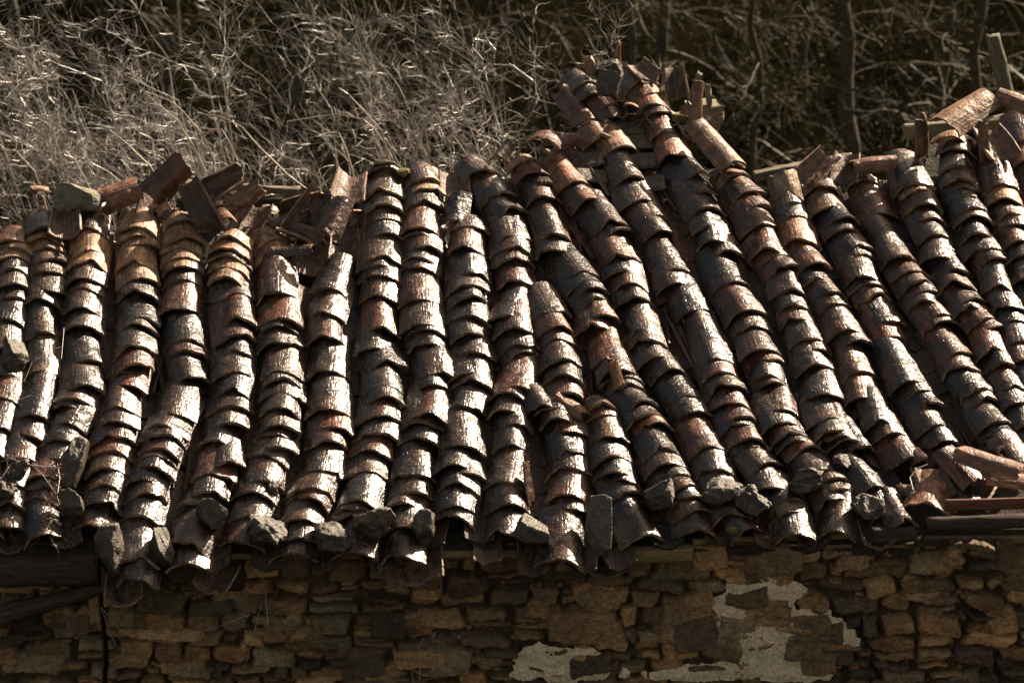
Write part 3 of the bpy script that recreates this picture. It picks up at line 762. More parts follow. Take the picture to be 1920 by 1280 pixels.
for (px, py, wp, hp, rt, cc, pr) in [(1330, 1052, 74, 62, 0.1, WPAL[5], 0.05), (1465, 1056, 88, 66, -0.1, WPAL[4], 0.06), (1570, 1030, 70, 60, 0.2, WPAL[2], 0.05),
        (1600, 1060, 66, 40, 0.05, WPAL[7], 0.03), (1690, 1032, 90, 40, 0.1, WPAL[1], 0.04), (1780, 1068, 70, 42, 0.7, WPAL[1], 0.03), (1650, 1112, 66, 42, 0.3, WPAL[5], 0.03),
        (1100, 1190, 150, 74, 0.02, WPAL[7], 0.03), (1290, 1175, 130, 90, -0.2, WPAL[7], 0.03), (800, 1110, 60, 56, 0, WPAL[5], 0.02), (745, 1108, 50, 46, 0, WPAL[7], 0.02),
        (875, 1110, 70, 50, 0, WPAL[6], 0.02), (1435, 1160, 100, 54, 0.05, WPAL[7], 0.03), (1510, 1225, 76, 50, -0.1, WPAL[4], 0.03), (1750, 1175, 62, 56, 0.0, WPAL[2], 0.02),
        (1880, 1175, 62, 60, 0.3, WPAL[5], 0.02), (300, 1196, 170, 30, 0.03, WPAL[7], 0.02), (240, 1250, 90, 30, 0, WPAL[7], 0.02), (300, 1135, 90, 60, -0.2, WPAL[3], 0.03),
        (1010, 1148, 46, 44, 0, WPAL[5], 0.03), (130, 1180, 80, 66, 0.0, WPAL[3], 0.02), (60, 1255, 130, 44, 0.0, WPAL[4], 0.02), (550, 1200, 120, 40, 0, WPAL[2], 0.02)]:
    x, z = wall_xz(px, py); lay(x, z, wp / 290, hp / 290, rt, cc, pr)
# vertical crack beside the corner
cx, _ = wall_xz(191, 1180)
crack = np.abs(GX - cx - 0.01 * np.sin(GZ * 9)) < 0.016
_, cz = wall_xz(191, 1120)
crack &= GZ < cz
H[crack] = -0.09; C[crack] = (0.02, 0.015, 0.01)
H += 0.006 * grid_noise(GX.shape, (40, 260), nrng) + 0.005 * grid_noise(GX.shape, (80, 500), nrng) + 0.0026 * grid_noise(GX.shape, (160, 1000), nrng)
stain = 1 + 0.35 * grid_noise(GX.shape, (5, 30), nrng)
C *= np.clip(stain, 0.5, 1.5)[..., None] * np.array([1.25, 1.10, 0.93])
def grid_mesh(name, gx, gy, gz, mat, cols, mask=None):
    nz, nx = gx.shape
    idx = np.arange(nz * nx).reshape(nz, nx)
    f = np.stack([idx[:-1, :-1], idx[:-1, 1:], idx[1:, 1:], idx[1:, :-1]], 2).reshape(-1, 4)
    v = np.stack([gx.ravel(), gy.ravel(), gz.ravel()], 1)
    if mask is not None:
        mm = mask.ravel(); f = f[mm[f].all(axis=1)]
        used = np.zeros(len(v), bool); used[f.ravel()] = True
        remap = np.cumsum(used) - 1; f = remap[f]; v = v[used]
        if cols is not None: cols = cols.reshape(len(used), -1)[used]
    if cols is not None:
        cols = cols.reshape(len(v), -1)
        if cols.shape[1] == 3: cols = np.concatenate([cols, np.ones((len(v), 1))], 1)
    return mesh_np(name, v, f, mat, True, cols)
o = link('front_wall', grid_mesh('front_wall', GX, WY - H, GZ, M_WALL, C)); o.parent = house; o.matrix_parent_inverse = house.matrix_world.inverted()
# plaster left in the joints
def blob(px, py, rx, ry):
    x, z = wall_xz(px, py); return np.exp(-(((GX - x) / (rx / 290)) ** 2 + ((GZ - z) / (ry / 290)) ** 2))
PM = sum(blob(*b_) for b_ in [(1020, 1235, 60, 20), (1060, 1268, 110, 22), (1100, 1240, 45, 16), (1420, 1118, 60, 30), (1480, 1115, 40, 22), (1375, 1160, 34, 40), (1470, 1180, 90, 34),
     (1540, 1195, 60, 26), (1420, 1210, 80, 26), (1440, 1250, 80, 34), (1560, 1215, 50, 20), (1340, 1270, 80, 20), (1500, 1275, 60, 16), (1260, 1275, 40, 10)])
PM = PM * 1.15 + 0.30 * grid_noise(GX.shape, (18, 110), nrng) + 0.08 * grid_noise(GX.shape, (60, 360), nrng)
PH = 0.004 + 0.006 * grid_noise(GX.shape, (20, 130), nrng) + 0.003 * grid_noise(GX.shape, (80, 500), nrng) + 0.012 * np.clip(PM - 0.8, 0, 0.6)
mask = (PM > 0.50) & (PH + 0.012 > H)
for side in (GX < wall_xz(1215, 1240)[0], GX > wall_xz(1218, 1240)[0]):
    o = link('plaster_patch', grid_mesh('plaster_patch', GX, WY - np.maximum(PH, H - 0.02), GZ, M_PLAS, None, mask & side))
    o.parent = house; o.matrix_parent_inverse = house.matrix_world.inverted()

def part(name, me, M=None):
    o = link(name, me); o.parent = house
    o.matrix_parent_inverse = house.matrix_world.inverted()
    if M is not None: o.matrix_world = M
    return o

def plank_mesh(L, a, b_, mat, seed, n=40, wob=0.012, ends=0.03, bend=0.0, round_=0.0, taper=0.0):
    """beam along x centred at 0, section a (y) x b (z), worn"""
    rng = random.Random(seed); m = 16
    vs = []
    for i in range(n):
        t = i / (n - 1); x = (t - 0.5) * L
        for j in range(m):
            an = 2 * math.pi * (j + 0.5) / m
            cx_, sz_ = math.cos(an), math.sin(an)
            k = max(abs(cx_), abs(sz_)); k = k * (1 - round_) + round_
            y = a / 2 * cx_ / k * (1 - taper * t); zz = b_ / 2 * sz_ / k * (1 - taper * t)
            dn = fb(x * 2 + seed, y * 30, zz * 30, 1.0, 3) * wob + mnoise.noise((x * 14, j * 1.7 + seed, 0)) * wob * 0.25
            xx = x
            if i in (0, n - 1): xx += mnoise.noise((j * 1.9 + seed, i, 5)) * ends
            vs.append((xx, y * (1 + dn / max(a, b_) * 2), zz * (1 + dn / max(a, b_) * 2) + bend * math.sin(t * math.pi)))
    fs = []
    for i in range(n - 1):
        for j in range(m):
            q = (j + 1) % m
            fs.append((i * m + j, i * m + q, (i + 1) * m + q, (i + 1) * m + j))
    k0 = len(vs); vs.append((-L / 2, 0, 0)); vs.append((L / 2, 0, bend * 0))
    tri = []
    for j in range(m):
        q = (j + 1) % m
        tri.append((k0, q, j)); tri.append((k0 + 1, (n - 1) * m + j, (n - 1) * m + q))
    me = mesh_np('plank', np.array(vs), [np.array(fs), np.array(tri)], mat, True)
    return me

def beam_px(name, p1, p2, y1, y2, a, b_, mat, seed, **k):
    A = at_depth(p1[0], p1[1], y1); B = at_depth(p2[0], p2[1], y2)
    d = (B - A); L = d.length; xax = d.normalized(); up = Vector((0, 0, 1)) if abs(xax.z) < 0.8 else Vector((0, 1, 0))
    yax = up.cross(xax).normalized(); zax = xax.cross(yax)
    M = Matrix(((xax.x, yax.x, zax.x, 0), (xax.y, yax.y, zax.y, 0), (xax.z, yax.z, zax.z, 0), (0, 0, 0, 1)))
    M.translation = (A + B) / 2
    return part(name, plank_mesh(L, a, b_, mat, seed, **k), M)

beam_px('eave_board', (415, 1050), (1010, 1046), 0.02, 0.02, 0.05, 0.045, M_EAVE, 3)
beam_px('eave_board', (1150, 1050), (1300, 1046), -0.01, -0.01, 0.08, 0.10, M_EAVE, 4)
beam_px('eave_board', (1300, 1022), (1600, 1012), 0.04, 0.04, 0.05, 0.035, M_EAVE, 5)
beam_px('rafter_end', (434, 1104), (436, 1060), -0.10, 0.10, 0.14, 0.13, M_LOG, 6)
beam_px('wall_plate_log', (-60, 1082), (182, 1074), 0.0, 0.0, 0.16, 0.21, M_LOG, 7, round_=0.6)
beam_px('fallen_log', (-40, 1178), (195, 1108), -0.06, 0.0, 0.09, 0.08, M_LOG, 8, round_=0.9)
beam_px('fallen_log', (-40, 1160), (150, 1118), -0.01, 0.03, 0.08, 0.06, M_LOG, 18, round_=0.9)
beam_px('corner_post', (205, 1125), (200, 1050), -0.02, -0.02, 0.1, 0.15, M_LOG, 9)
beam_px('eave_log', (1740, 990), (1990, 984), 0.02, 0.02, 0.11, 0.10, M_LOG, 10, round_=0.8)
beam_px('red_eave_board', (1775, 956), (1990, 950), -0.10, -0.10, 0.03, 0.075, M_PAINT, 11, wob=0.002, ends=0.0)
beam_px('eave_log', (1640, 1012), (1720, 1006), 0.0, 0.0, 0.10, 0.10, M_LOG, 12)
# roof deck under the tiles
def top_v(u):
    best = [T for T in TILES if abs(T['u'] - u) < 0.14]
    return max(T['v'] for T in best) + 0.16 if best else 3.4
nu, nv = 80, 60
us = np.linspace(-4.2, 4.2, nu); tv = np.array([top_v(u) for u in us])
vs = []
for i, u in enumerate(us):
    for j in range(nv):
        vb0 = 0.03 if abs(u) < 2.62 else (0.22 if u > 0 else 0.0)
        v = vb0 + (tv[i] - vb0) * j / (nv - 1)
        vs.append(tuple(roofpt(u, v, -0.03 + 0.012 * fb(u, v, 0, 3.0, 3))))
vb = [tuple(Vector(q) - N * 0.05) for q in vs]
idx = np.arange(nu * nv).reshape(nu, nv)
f1 = np.stack([idx[:-1, :-1], idx[1:, :-1], idx[1:, 1:], idx[:-1, 1:]], 2).reshape(-1, 4)
f2 = f1[:, ::-1] + nu * nv
bord = [list(idx[:, 0]), list(idx[-1, :]), list(idx[::-1, -1]), list(idx[0, ::-1])]
rim = []
for q in bord:
    for a, b_ in zip(q[:-1], q[1:]): rim.append((b_, a, a + nu * nv, b_ + nu * nv))
part('roof_deck', mesh_np('roof_deck', np.array(vs + vb), [f1, f2, np.array(rim)], M_DIRT, False))
# side and back walls, plain rubble boxes out of the photo's sight
def box_mesh(x0, x1, y0, y1, z0, z1, mat):
    v = [(x, y, z) for x in (x0, x1) for y in (y0, y1) for z in (z0, z1)]
    f = [(0, 1, 3, 2), (4, 6, 7, 5), (0, 4, 5, 1), (2, 3, 7, 6), (0, 2, 6, 4), (1, 5, 7, 3)]
    c = np.tile([0.17, 0.12, 0.08, 1], (8, 1))
    return mesh_np('wall', np.array(v, float), np.array(f), mat, False, c)
part('lower_wall', box_mesh(-3.9, 3.9, 0.10, 0.5, 0.0, 1.75, M_WALL))
part('wall_core', box_mesh(-3.9, 3.9, 0.20, 0.5, 1.75, 3.03, M_WALL))
for xa in (-4.15, 3.9):
    me = box_mesh(xa, xa + 0.25, 0.10, 3.2, 0.0, 2.96, M_WALL)
    for v_ in me.vertices:
        if v_.co.y > 3 and v_.co.z > 2: v_.co.z = 4.55
    part('side_wall', me)
part('back_wall', box_mesh(-3.9, 3.9, 2.9, 3.2, 0.0, 4.2, M_WALL))
# ridge timbers
def yz(px, py, h=0.05):
    u, v = on_plane(px, py, h); return roofpt(u, v, h).y
beam_px('ridge_plank', (340, 352), (560, 362), 3.35, 3.35, 0.06, 0.05, M_WOOD, 21, wob=0.02)
beam_px('ridge_beam', (330, 392), (700, 388), 3.30, 3.30, 0.10, 0.11, M_LOG, 22)
beam_px('ridge_plank', (385, 396), (470, 392), 3.18, 3.18, 0.05, 0.06, M_WOOD, 23)
beam_px('ridge_beam', (1415, 338), (1600, 302), 3.75, 3.75, 0.10, 0.07, M_WOOD, 24, wob=0.03)
beam_px('ridge_beam', (1440, 345), (1760, 306), 3.70, 3.70, 0.10, 0.07, M_WOOD, 25, wob=0.03)
beam_px('ridge_beam', (1697, 252), (1990, 222), 4.1, 4.1, 0.12, 0.10, M_WOOD, 26, wob=0.03)
beam_px('splintered_timber', (1296, 224), (1346, 221), 4.2, 4.3, 0.16, 0.21, M_WOOD, 27, wob=0.05, ends=0.05)
beam_px('splintered_timber', (1296, 200), (1312, 142), 4.2, 4.2, 0.05, 0.05, M_WOODV, 28, wob=0.03)
beam_px('splintered_timber', (1334, 205), (1330, 164), 4.2, 4.2, 0.04, 0.035, M_WOODV, 29, wob=0.03)
beam_px('ridge_beam', (1080, 268), (1300, 262), 4.2, 4.2, 0.10, 0.10, M_LOG, 30)
po = beam_px('wooden_post', (1895, 200), (1864, 72), 4.3, 4.3, 0.10, 0.135, M_POST, 31, wob=0.02, ends=0.02)
# grey gutter slates in the dark gap under the peak
for k, (px, py) in enumerate([(1200, 300), (1215, 345), (1110, 330), (1100, 300), (1180, 240), (1195, 265)]):
    u, v = on_plane(px, py, 0.06)
    me = plank_mesh(0.24, 0.16, 0.02, M_ROCK, 60 + k, n=8, wob=0.02)
    M = frame_matrix(roofpt(u, v, 0.06), V, (N + U * random.uniform(-.3, .3)))
    o = link('gutter_slate', me, None, M)
    tag(o, 'thin dark slate lying in the open gutter below the peak', 'slate', 'slates in the gutter below the peak')

g_ = np.random.default_rng(12); LP = []
for k in range(9000):
    p = pans[g_.integers(len(pans))]
    LP.append(tuple(roofpt(p[0] + g_.normal(0, 0.035), p[1] + g_.uniform(0, 0.25), 0.02 + abs(g_.normal(0, 0.012)))))
M_LIT = bark('dead_leaf_litter', (0.03, 0.02, 0.012), (0.16, 0.11, 0.06), 0.8, 0.3)
LP = np.array(LP)
o = link('gutter_litter', leaf_mesh(LP, 31, 0.011, M_LIT, 0.004)); tag(o, 'dead leaves and grit caught in the gutters between the rows', 'leaf litter', kind='stuff')

# ------------------------------------------------------------------ ground and hillside
def ground_z(x, y):
    z = 0.08 * max(0, y) if y < 13 else 1.04 + (y - 13) * 0.52
    if y > 60: z = 1.04 + 47 * 0.52 + (y - 60) * 0.1
    return z - 0.15 * max(0, -y) * 0.0
gx = np.concatenate([np.linspace(-120, -14, 14), np.linspace(-12, 12, 70), np.linspace(14, 120, 14)])
gy = np.concatenate([np.linspace(-60, -2, 12), np.linspace(0, 30, 80), np.linspace(32, 120, 20)])
vs = []
for y in gy:
    for x in gx:
        bumpy = 0.35 * fb(x, y, 0, 0.35, 4) if y > 4 else 0.05 * fb(x, y, 0, 0.5, 2)
        vs.append((x, y, ground_z(x, y) + bumpy - (0.05 if y < 4 else 0)))
idx = np.arange(len(gx) * len(gy)).reshape(len(gy), len(gx))
f = np.stack([idx[:-1, :-1], idx[:-1, 1:], idx[1:, 1:], idx[1:, :-1]], 2).reshape(-1, 4)
o = link('hillside_ground', mesh_np('hillside_ground', np.array(vs), f, M_SOIL, True)); tag(o, kind='structure')

# ------------------------------------------------------------------ bare shrubs and woods
def tube_mesh(name, segs, mat, sides=3):
    """segs: (n,8) x0 y0 z0 x1 y1 z1 r0 r1"""
    s = np.array(segs, dtype=np.float64); n = len(s)
    a, b_ = s[:, 0:3], s[:, 3:6]; d = b_ - a; d /= np.linalg.norm(d, axis=1, keepdims=True) + 1e-9
    ref = np.where(np.abs(d[:, 2:3]) > 0.9, [[1, 0, 0]], [[0, 0, 1]])
    p = np.cross(d, ref); p /= np.linalg.norm(p, axis=1, keepdims=True) + 1e-9; q = np.cross(d, p)
    rings = []
    for base, r in ((a, s[:, 6:7]), (b_, s[:, 7:8])):
        for k in range(sides):
            an = 2 * math.pi * k / sides
            rings.append(base + (p * math.cos(an) + q * math.sin(an)) * r)
    v = np.stack(rings, 1).reshape(-1, 3)
    o = (np.arange(n) * 2 * sides)[:, None]
    f = np.concatenate([o + np.array([[k, (k + 1) % sides, sides + (k + 1) % sides, sides + k]]) for k in range(sides)])
    return mesh_np(name, v, f, mat, True)

def grow(rng, p, d, length, r, level, segs, seg=0.05, wig=0.35, kids=(5, 8), lean=(0, 0, 0), gravity=0.0, maxlev=3):
    n = max(3, int(length / seg)); p = np.array(p, float); d = np.array(d, float)
    pts = [p.copy()]; dirs = []
    for i in range(n):
        d = d + np.array([rng.gauss(0, wig), rng.gauss(0, wig), rng.gauss(0, wig)]) * 0.42 + np.array(lean) * 0.06
        d[2] -= gravity * i / n
        d /= np.linalg.norm(d); q = p + d * seg
        r0 = r * (1 - 0.75 * i / n); r1 = r * (1 - 0.75 * (i + 1) / n)
        segs.append((*p, *q, r0, r1)); p = q; pts.append(p.copy()); dirs.append(d.copy())
    if level < maxlev:
        for k in range(rng.randint(*kids)):
            i = rng.randint(int(n * 0.15), n - 1)
            a = dirs[i]; side = np.array([rng.gauss(0, 1), rng.gauss(0, 1), rng.gauss(0, 1)]); side -= a * side.dot(a); side /= np.linalg.norm(side) + 1e-9
            nd_ = a * rng.uniform(0.4, 1.0) + side * rng.uniform(0.5, 1.0)
            grow(rng, pts[i], nd_, length * rng.uniform(0.22, 0.60), max(r * (1 - 0.75 * i / n) * 0.75, 0.0019), level + 1, segs, seg * 0.85, wig * 1.15, kids, tuple(q * 0.35 for q in lean), gravity, maxlev)

def shrub(px, ytop, depth, nst, seed, label, spread=0.5, mat=None, lean=(-0.9, 0, 0.8), zstart=2.9, ln=(0.8, 1.7), name='bare_shrub', r=0.0062, group='bare shrubs behind the ridge', maxlev=3, seg=0.085):
    rng = random.Random(seed)
    top = at_depth(px, ytop, depth)
    bx = top.x + 0.7; gz = ground_z(bx, depth)
    root = empty(name, (bx, depth, gz))
    segs = []; stems = []
    zc = top.z - 1.15
    for k in range(int(nst * 0.75)):
        sx = top.x + rng.gauss(0, spread); sy = depth + rng.gauss(0, 0.45); sz = zc + rng.uniform(-0.9, 0.6)
        b0 = np.array([bx + rng.gauss(0, 0.15), depth + rng.gauss(0, 0.15), gz - 0.05]); e0 = np.array([sx + 0.25, sy, sz])
        n = 8; prev = b0
        for i in range(1, n + 1):
            t = i / n; q = b0 * (1 - t) + e0 * t + np.array([rng.gauss(0, 0.02), rng.gauss(0, 0.02), 0]); q[0] += 0.25 * math.sin(t * 3.1)
            stems.append((*prev, *q, r * 1.8 * (1 - 0.5 * (i - 1) / n), r * 1.8 * (1 - 0.5 * i / n))); prev = q
        d = np.array([lean[0] + rng.gauss(0, 0.5), rng.gauss(0, 0.4), 0.8])
        grow(rng, prev, d / np.linalg.norm(d), rng.uniform(*ln), r * 0.9, 1, segs, seg, 0.42, (7, 11), lean, 0.02, maxlev)
    m1 = tube_mesh('stems', stems, mat or M_TWIG, 5); m2 = tube_mesh('twigs', segs, mat or M_TWIG)
    for nm, me in (('stem', m1), ('twigs', m2)):
        o = link(nm, me); o.parent = root; o.matrix_parent_inverse = Matrix.Translation(-Vector(root.location))
    tag(root, label, 'shrub', group)
    return len(segs)
tot = 0
for (px, yt, dp, n, lb) in [
    (-60, 20, 5.6, 12, 'dense pale bare shrub cut by the left photo edge'),
    (60, 10, 6.4, 14, 'dense silvery bare shrub above the leftmost tile rows'),
    (190, -10, 5.8, 14, 'tall tangled bare shrub behind the banded ridge stone'),
    (310, 20, 6.8, 14, 'bare shrub above the dark leaning slab tiles'),
    (420, 60, 5.9, 12, 'bare shrub thinning out above the grey ridge plank'),
    (520, 190, 6.3, 10, 'low bare shrub in the dip right of the left thicket'),
    (620, 220, 5.4, 9, 'low sunlit bare shrub above the ninth row'),
    (740, 90, 6.2, 12, 'fan shaped bare shrub rising above the tenth row'),
    (850, 60, 6.9, 13, 'tall bare shrub behind the thick diagonal branch'),
    (950, 90, 6.0, 11, 'bare shrub left of the broken peak'),
    (1040, 210, 6.5, 7, 'sparse bare shrub touching the broken peak'),
    (120, 180, 5.0, 12, 'lower thicket of bare stems at the left ridge'),
    (360, 190, 5.2, 11, 'lower thicket of bare stems behind the tilted slabs'),
    (870, 200, 5.3, 10, 'lower thicket of bare stems left of centre ridge gap')]:
    tot += shrub(px, yt, dp, n, int(px * 3 + yt + 900), lb, spread=0.36)
print('shrub segs', tot)

# single long twigs close behind the ridge
TW = [
 [(272,172),(322,192),(345,210),(378,250),(400,300),(405,335)],
 [(268,193),(300,200),(333,225),(360,270),(390,335)],
 [(160,240),(205,245),(240,270),(280,310),(300,345)],
 [(370,212),(420,222),(455,238),(490,280),(540,330),(600,372)],
 [(-5,277),(30,285),(65,320),(80,360),(90,410)],
 [(173,307),(205,325),(240,352)],
 [(380,250),(415,243),(430,265),(445,300),(447,350)],
 [(538,228),(630,215),(680,222),(700,240),(720,270),(748,320)],
 [(605,250),(635,250),(650,280),(668,345)],
 [(635,165),(655,180),(690,215),(715,245),(735,320)],
 [(815,270),(850,255),(875,290),(888,330)],
 [(44,342),(62,345),(82,370),(88,395)],
 [(120,290),(140,300),(165,345),(175,365)],
 [(262,250),(285,262),(290,300),(292,318)],
 [(895,225),(950,195),(982,180)],
 [(960,262),(972,255),(975,275),(970,295)],
 [(1005,290),(985,262),(980,250)],
]
rng = random.Random(77)
BR = [[(745,345),(770,310),(790,250),(810,210),(850,165),(880,140),(925,110),(930,80),(955,50),(990,28)],
      [(925,122),(960,125),(998,152)], [(890,75),(915,80),(928,95)], [(885,90),(905,115)], [(830,125),(842,150),(848,165)]]
def twig_obj(lines, depth, r, name, label, cat, grp=None, side=True, mat=None, seed=1):
    rng = random.Random(seed); segs = []
    for pl in lines:
        P = [np.array(at_depth(px, py, depth)) for px, py in pl]
        n = len(P) - 1; rr = r
        for i in range(n):
            m = 6
            for k in range(m):
                a = P[i] * (1 - k / m) + P[i + 1] * k / m; b_ = P[i] * (1 - (k + 1) / m) + P[i + 1] * (k + 1) / m
                j = np.array([0, math.sin((i + k / m) * 2.1) * 0.02, 0]); j2 = np.array([0, math.sin((i + (k + 1) / m) * 2.1) * 0.02, 0])
                t = (i + k / m) / n
                q0 = 0.45 + 0.55 * t if pl is not BR[0] else 1.0 - 0.75 * t
                knob = 1.35 if k == 0 else 1.0
                segs.append((*(a + j), *(b_ + j2), rr * q0 * knob, rr * q0))
                if side and rng.random() < 0.14:
                    d = (b_ - a); d /= np.linalg.norm(d); s = np.array([rng.gauss(0, 1), rng.gauss(0, .6), rng.gauss(0.3, 1)]); s /= np.linalg.norm(s)
                    e = b_ + j2 + (s * 0.8 - d * 0.5) * rng.uniform(0.015, 0.10)
                    segs.append((*(b_ + j2), *e, rr * 0.35, rr * 0.2))
    o = link(name, tube_mesh(name, segs, mat or M_TWIG, 5)); tag(o, label, cat, grp)
side_names = ['upper of two parallel arching twigs above the leaning slab', 'lower of two parallel arching twigs above the leaning slab', 'arching twig left of the leaning slab tile',
 'long twig arching down toward the grey plank', 'arching twig at the far left photo edge', 'short twig right of the banded stone', 'hooked twig above the grey plank',
 'long level twig drooping onto the ninth row', 'short hooked twig left of the ninth row', 'upright forked twig above the ninth row top', 'twig bent over the eleventh row top',
 'short twig behind the second row', 'short upright twig above the second row', 'small hooked twig right of the banded stone', 'rising straight twig left of the peak',
 'tiny curled twig on the ridge centre', 'yellowish stub twig on the ridge centre']
for k, pl in enumerate(TW):
    twig_obj([pl], 3.9 if pl[-1][1] > 300 else 3.7, 0.0082, 'twig', side_names[k], 'twig', 'single bare twigs arching over the ridge', mat=M_TWIGF, seed=k)
twig_obj(BR, 4.2, 0.016, 'branch', 'thick dark branch rising diagonally above the eleventh row', 'branch', mat=M_TWIG, seed=50)

# dark woods on the slope
def tree(px, depth, rad, seed, label, leafy=0.0, mat=None, hgt=9.0, nb=26, bmat=None):
    rng = random.Random(seed)
    p = at_depth(px, 150, depth); gz = ground_z(p.x, depth) - 0.2
    root = empty('bare_tree', (p.x, depth, gz))
    segs = []; n = 24; q = np.array([p.x, depth, gz]); lean = rng.gauss(0, 0.10)
    pts = [q]
    for i in range(n):
        q2 = q + np.array([lean * hgt / n + rng.gauss(0, 0.055), rng.gauss(0, 0.03), hgt / n])
        rad_ = rad * 0.62
        segs.append((*q, *q2, rad_ * (1 - 0.5 * i / n) * (1 + 0.12 * math.sin(i * 2.3)), rad_ * (1 - 0.5 * (i + 1) / n) * (1 + 0.12 * math.sin(i * 2.3 + 2.3)))); q = q2; pts.append(q)
    br = []
    for k in range(nb):
        i = rng.randint(3, n - 1); a = rng.uniform(0, 6.28)
        d = np.array([math.cos(a), math.sin(a) * 0.7, rng.uniform(-0.25, 0.6)]); d /= np.linalg.norm(d)
        grow(rng, pts[i], d, rng.uniform(1.0, 2.6), 0.012, 1, br, 0.10, 0.30, (5, 8), (0, 0, -0.1), 0.12, 3)
    for nm, me in (('trunk', tube_mesh('trunk', segs, M_TRUNK, 10)), ('branches', tube_mesh('branches', br, bmat or M_TWIG2))):
        o = link(nm, me); o.parent = root; o.matrix_parent_inverse = Matrix.Translation(-Vector(root.location))
    if leafy > 0:
        b_ = np.array(br); sel = np.random.default_rng(seed).random(len(b_)) < leafy
        o = link('leaves', leaf_mesh(b_[sel][:, 3:6], seed, 0.028)); o.parent = root; o.matrix_parent_inverse = Matrix.Translation(-Vector(root.location))
    tag(root, label, 'tree', 'trees on the dark slope')
    return len(br)

tb = 0
for (px, dp, rad, lf, lb) in [
    (60, 14.5, 0.10, 0.1, 'dark tree hidden behind the left thicket'),
    (300, 15.5, 0.09, 0.1, 'dark thin tree behind the upper left thicket'),
    (480, 12.5, 0.10, 0.25, 'dark tree in the gap right of the left thicket'),
    (600, 15.0, 0.12, 0.3, 'dark tree above the low shrubs left of centre'),
    (760, 13.5, 0.08, 0.2, 'thin tree behind the fan shaped shrub'),
    (930, 15.5, 0.09, 0.3, 'thin dark tree left of the peak'),
    (1120, 13.0, 0.07, 0.3, 'thin tree directly above the stone peak'),
    (1250, 15.5, 0.10, 0.3, 'dark tree right above the peak'),
    (1400, 13.2, 0.06, 0.3, 'slender tree left of the wide dark trunk'),
    (1590, 13.0, 0.15, 0.25, 'widest dark trunk in the woods at right'),
    (1500, 16.0, 0.10, 0.3, 'tree just behind and left of the widest trunk'),
    (1730, 14.5, 0.09, 0.35, 'thin trunk midway between widest trunk and post'),
    (1850, 12.6, 0.10, 0.35, 'dark trunk behind the wooden post'),
    (1960, 15.0, 0.12, 0.3, 'dark trunk at the right photo edge')]:
    tb += tree(px, dp, rad, int(px + 5), lb, lf)
print('tree segs', tb)
# undergrowth on the slope: brush and leaf litter nobody could count
g = np.random.default_rng(4)
P = []
for k in range(520):
    x = g.uniform(-8, 8); y = g.uniform(10, 24); z = ground_z(x, y) + abs(g.normal(0, 0.7)); r_ = g.uniform(0.12, 0.38)
    for q in range(32): P.append((x + g.normal(0, r_), y + g.normal(0, r_), z + g.normal(0, r_ * 0.6)))
o = link('undergrowth', leaf_mesh(np.array(P), 8, 0.030, M_LEAF, 0.05)); tag(o, 'dim olive undergrowth covering the wooded slope', 'undergrowth', kind='stuff')
rng = random.Random(99); segs = []
for k in range(560):
    x = rng.uniform(-7, 7); y = rng.uniform(9, 20)
    grow(rng, (x, y, ground_z(x, y)), (rng.gauss(0, .6), rng.gauss(0, .3), 0.9), rng.uniform(1.0, 2.8), 0.0075, 1, segs, 0.11, 0.22, (4, 7), (0, 0, 0), 0.1, 2)
print('brush', len(segs))
o = link('brush', tube_mesh('brush', segs, M_TWIG2)); tag(o, 'tangled brown brush on the wooded slope', 'brush', kind='stuff')

# ------------------------------------------------------------------ small plants on the roof and wall
def weed(name, lines, label, depthf, red, seed, cat='weed', grp=None, r=0.003, mat=None):
    rng = random.Random(seed); root = None; segs = []; tips = []
    if len(lines) > 1:
        for q, pl in enumerate(lines): weed(name, [pl], label + [', uppermost one', ', next one below', ', third one down', ', lowest one', ', trailing tip'][q], depthf, red, seed + q, cat, grp or 'dry stems on the roof', r, mat)
        return
    for pl in lines:
        P = []
        for px, py in pl:
            if depthf is None:
                u, v = on_plane(px, py, 0.22); P.append(np.array(roofpt(u, v, 0.22)))
            else: P.append(np.array(at_depth(px, py, depthf)))
        for a, b_ in zip(P[:-1], P[1:]):
            for k in range(4):
                s0 = a + (b_ - a) * k / 4; s1 = a + (b_ - a) * (k + 1) / 4
                segs.append((*s0, *s1, r, r)); 
                if red and rng.random() < 0.8:
                    for q in range(5):
                        tips.append(s1 + np.array([rng.gauss(0, 0.018), rng.gauss(0, 0.015), rng.gauss(0, 0.018)]))
                        segs.append((*s1, *tips[-1], r * 0.5, r * 0.3))
    o = link(name, tube_mesh(name, segs, mat or M_TWIG, 4)); tag(o, label, cat, grp)
    if tips:
        l = link('leaves', leaf_mesh(np.array(tips), seed, 0.011, M_RED, 0.004)); l.parent = o
weed('dry_weed', [[(0, 845), (25, 862), (60, 872), (105, 875)], [(60, 870), (80, 890), (105, 925), (112, 945)], [(108, 870), (112, 895), (108, 925), (100, 935)], [(20, 870), (0, 900)], [(80, 925), (95, 950), (98, 965)]],
     'dry reddish weed sprawling over the lower left tiles', None, True, 5)
weed('dry_weed', [[(115, 983), (100, 973), (90, 985), (85, 1000)]], 'small curled dry weed on the last third row tile', None, True, 6)
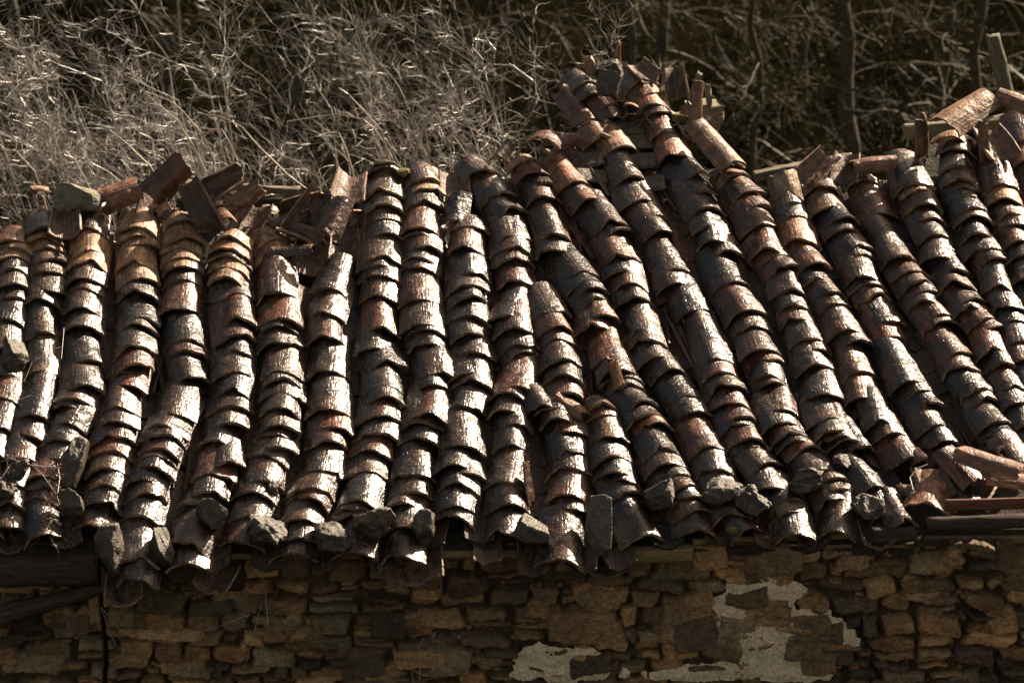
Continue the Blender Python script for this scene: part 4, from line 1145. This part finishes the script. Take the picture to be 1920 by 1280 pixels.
weed('dry_creeper', [[(118, 650), (95, 655), (60, 680), (45, 715)], [(120, 615), (118, 640), (115, 672)], [(18, 705), (30, 712), (50, 715)], [(60, 740), (20, 755), (0, 770)]], 'thin dry stems looping over the left rows', None, False, 7, 'creeper', r=0.002)
weed('dry_creeper', [[(95, 1008), (110, 1035), (106, 1080), (102, 1200)]], 'long vertical stem hanging at the left wall', -0.12, False, 8, 'creeper', 'dry stems hanging on the wall', r=0.0025, mat=M_TWIG2)
weed('dry_creeper', [[(190, 1140), (205, 1180), (218, 1212)], [(190, 1138), (230, 1185)]], 'pair of straw stems beside the wall crack', -0.03, False, 9, 'creeper', 'dry stems hanging on the wall', r=0.002)
weed('dry_creeper', [[(470, 1150), (400, 1178), (350, 1188)]], 'slanting straw across the left wall', -0.05, False, 10, 'creeper', 'dry stems hanging on the wall', r=0.002)
weed('dry_creeper', [[(488, 1068), (498, 1110), (502, 1172)], [(500, 1065), (485, 1066), (470, 1074)]], 'pale root hanging under the timber strip', -0.06, False, 11, 'creeper', 'dry stems hanging on the wall', r=0.004)
weed('dry_creeper', [[(490, 1130), (475, 1190), (462, 1240), (450, 1280)]], 'long thin stem below the pale root', -0.05, False, 12, 'creeper', 'dry stems hanging on the wall', r=0.002)
weed('dry_creeper', [[(795, 1195), (775, 1240), (772, 1262), (776, 1290)], [(790, 1230), (785, 1285)]], 'thin looping stem at the lower centre wall', -0.05, False, 13, 'creeper', 'dry stems hanging on the wall', r=0.0022)
weed('dry_creeper', [[(1740, 870), (1720, 878), (1706, 895), (1712, 918), (1716, 922), (1708, 925)]], 'curled dry stem above the wide orange eave tile', None, False, 14, 'creeper', r=0.004)
# moss pads on the peak tiles
for k, (px, py, s, lb) in enumerate([(1245, 172, 0.05, 'yellow moss pad right of the peak tiles'), (1275, 222, 0.05, 'yellow moss pad under the square shard'), (757, 325, 0.05, 'yellow moss pad between the ninth and tenth rows'),
        (1372, 993, 0.035, 'small moss pad on the lichen covered eave tile')]):
    u, v = on_plane(px, py, 0.12)
    o = link('moss', rock_mesh(random.Random(k), s, s, s * 0.6, M_MOSS, 0.10, 14), None, Matrix.Translation(roofpt(u, v, 0.12))); tag(o, lb, 'moss', 'moss pads')
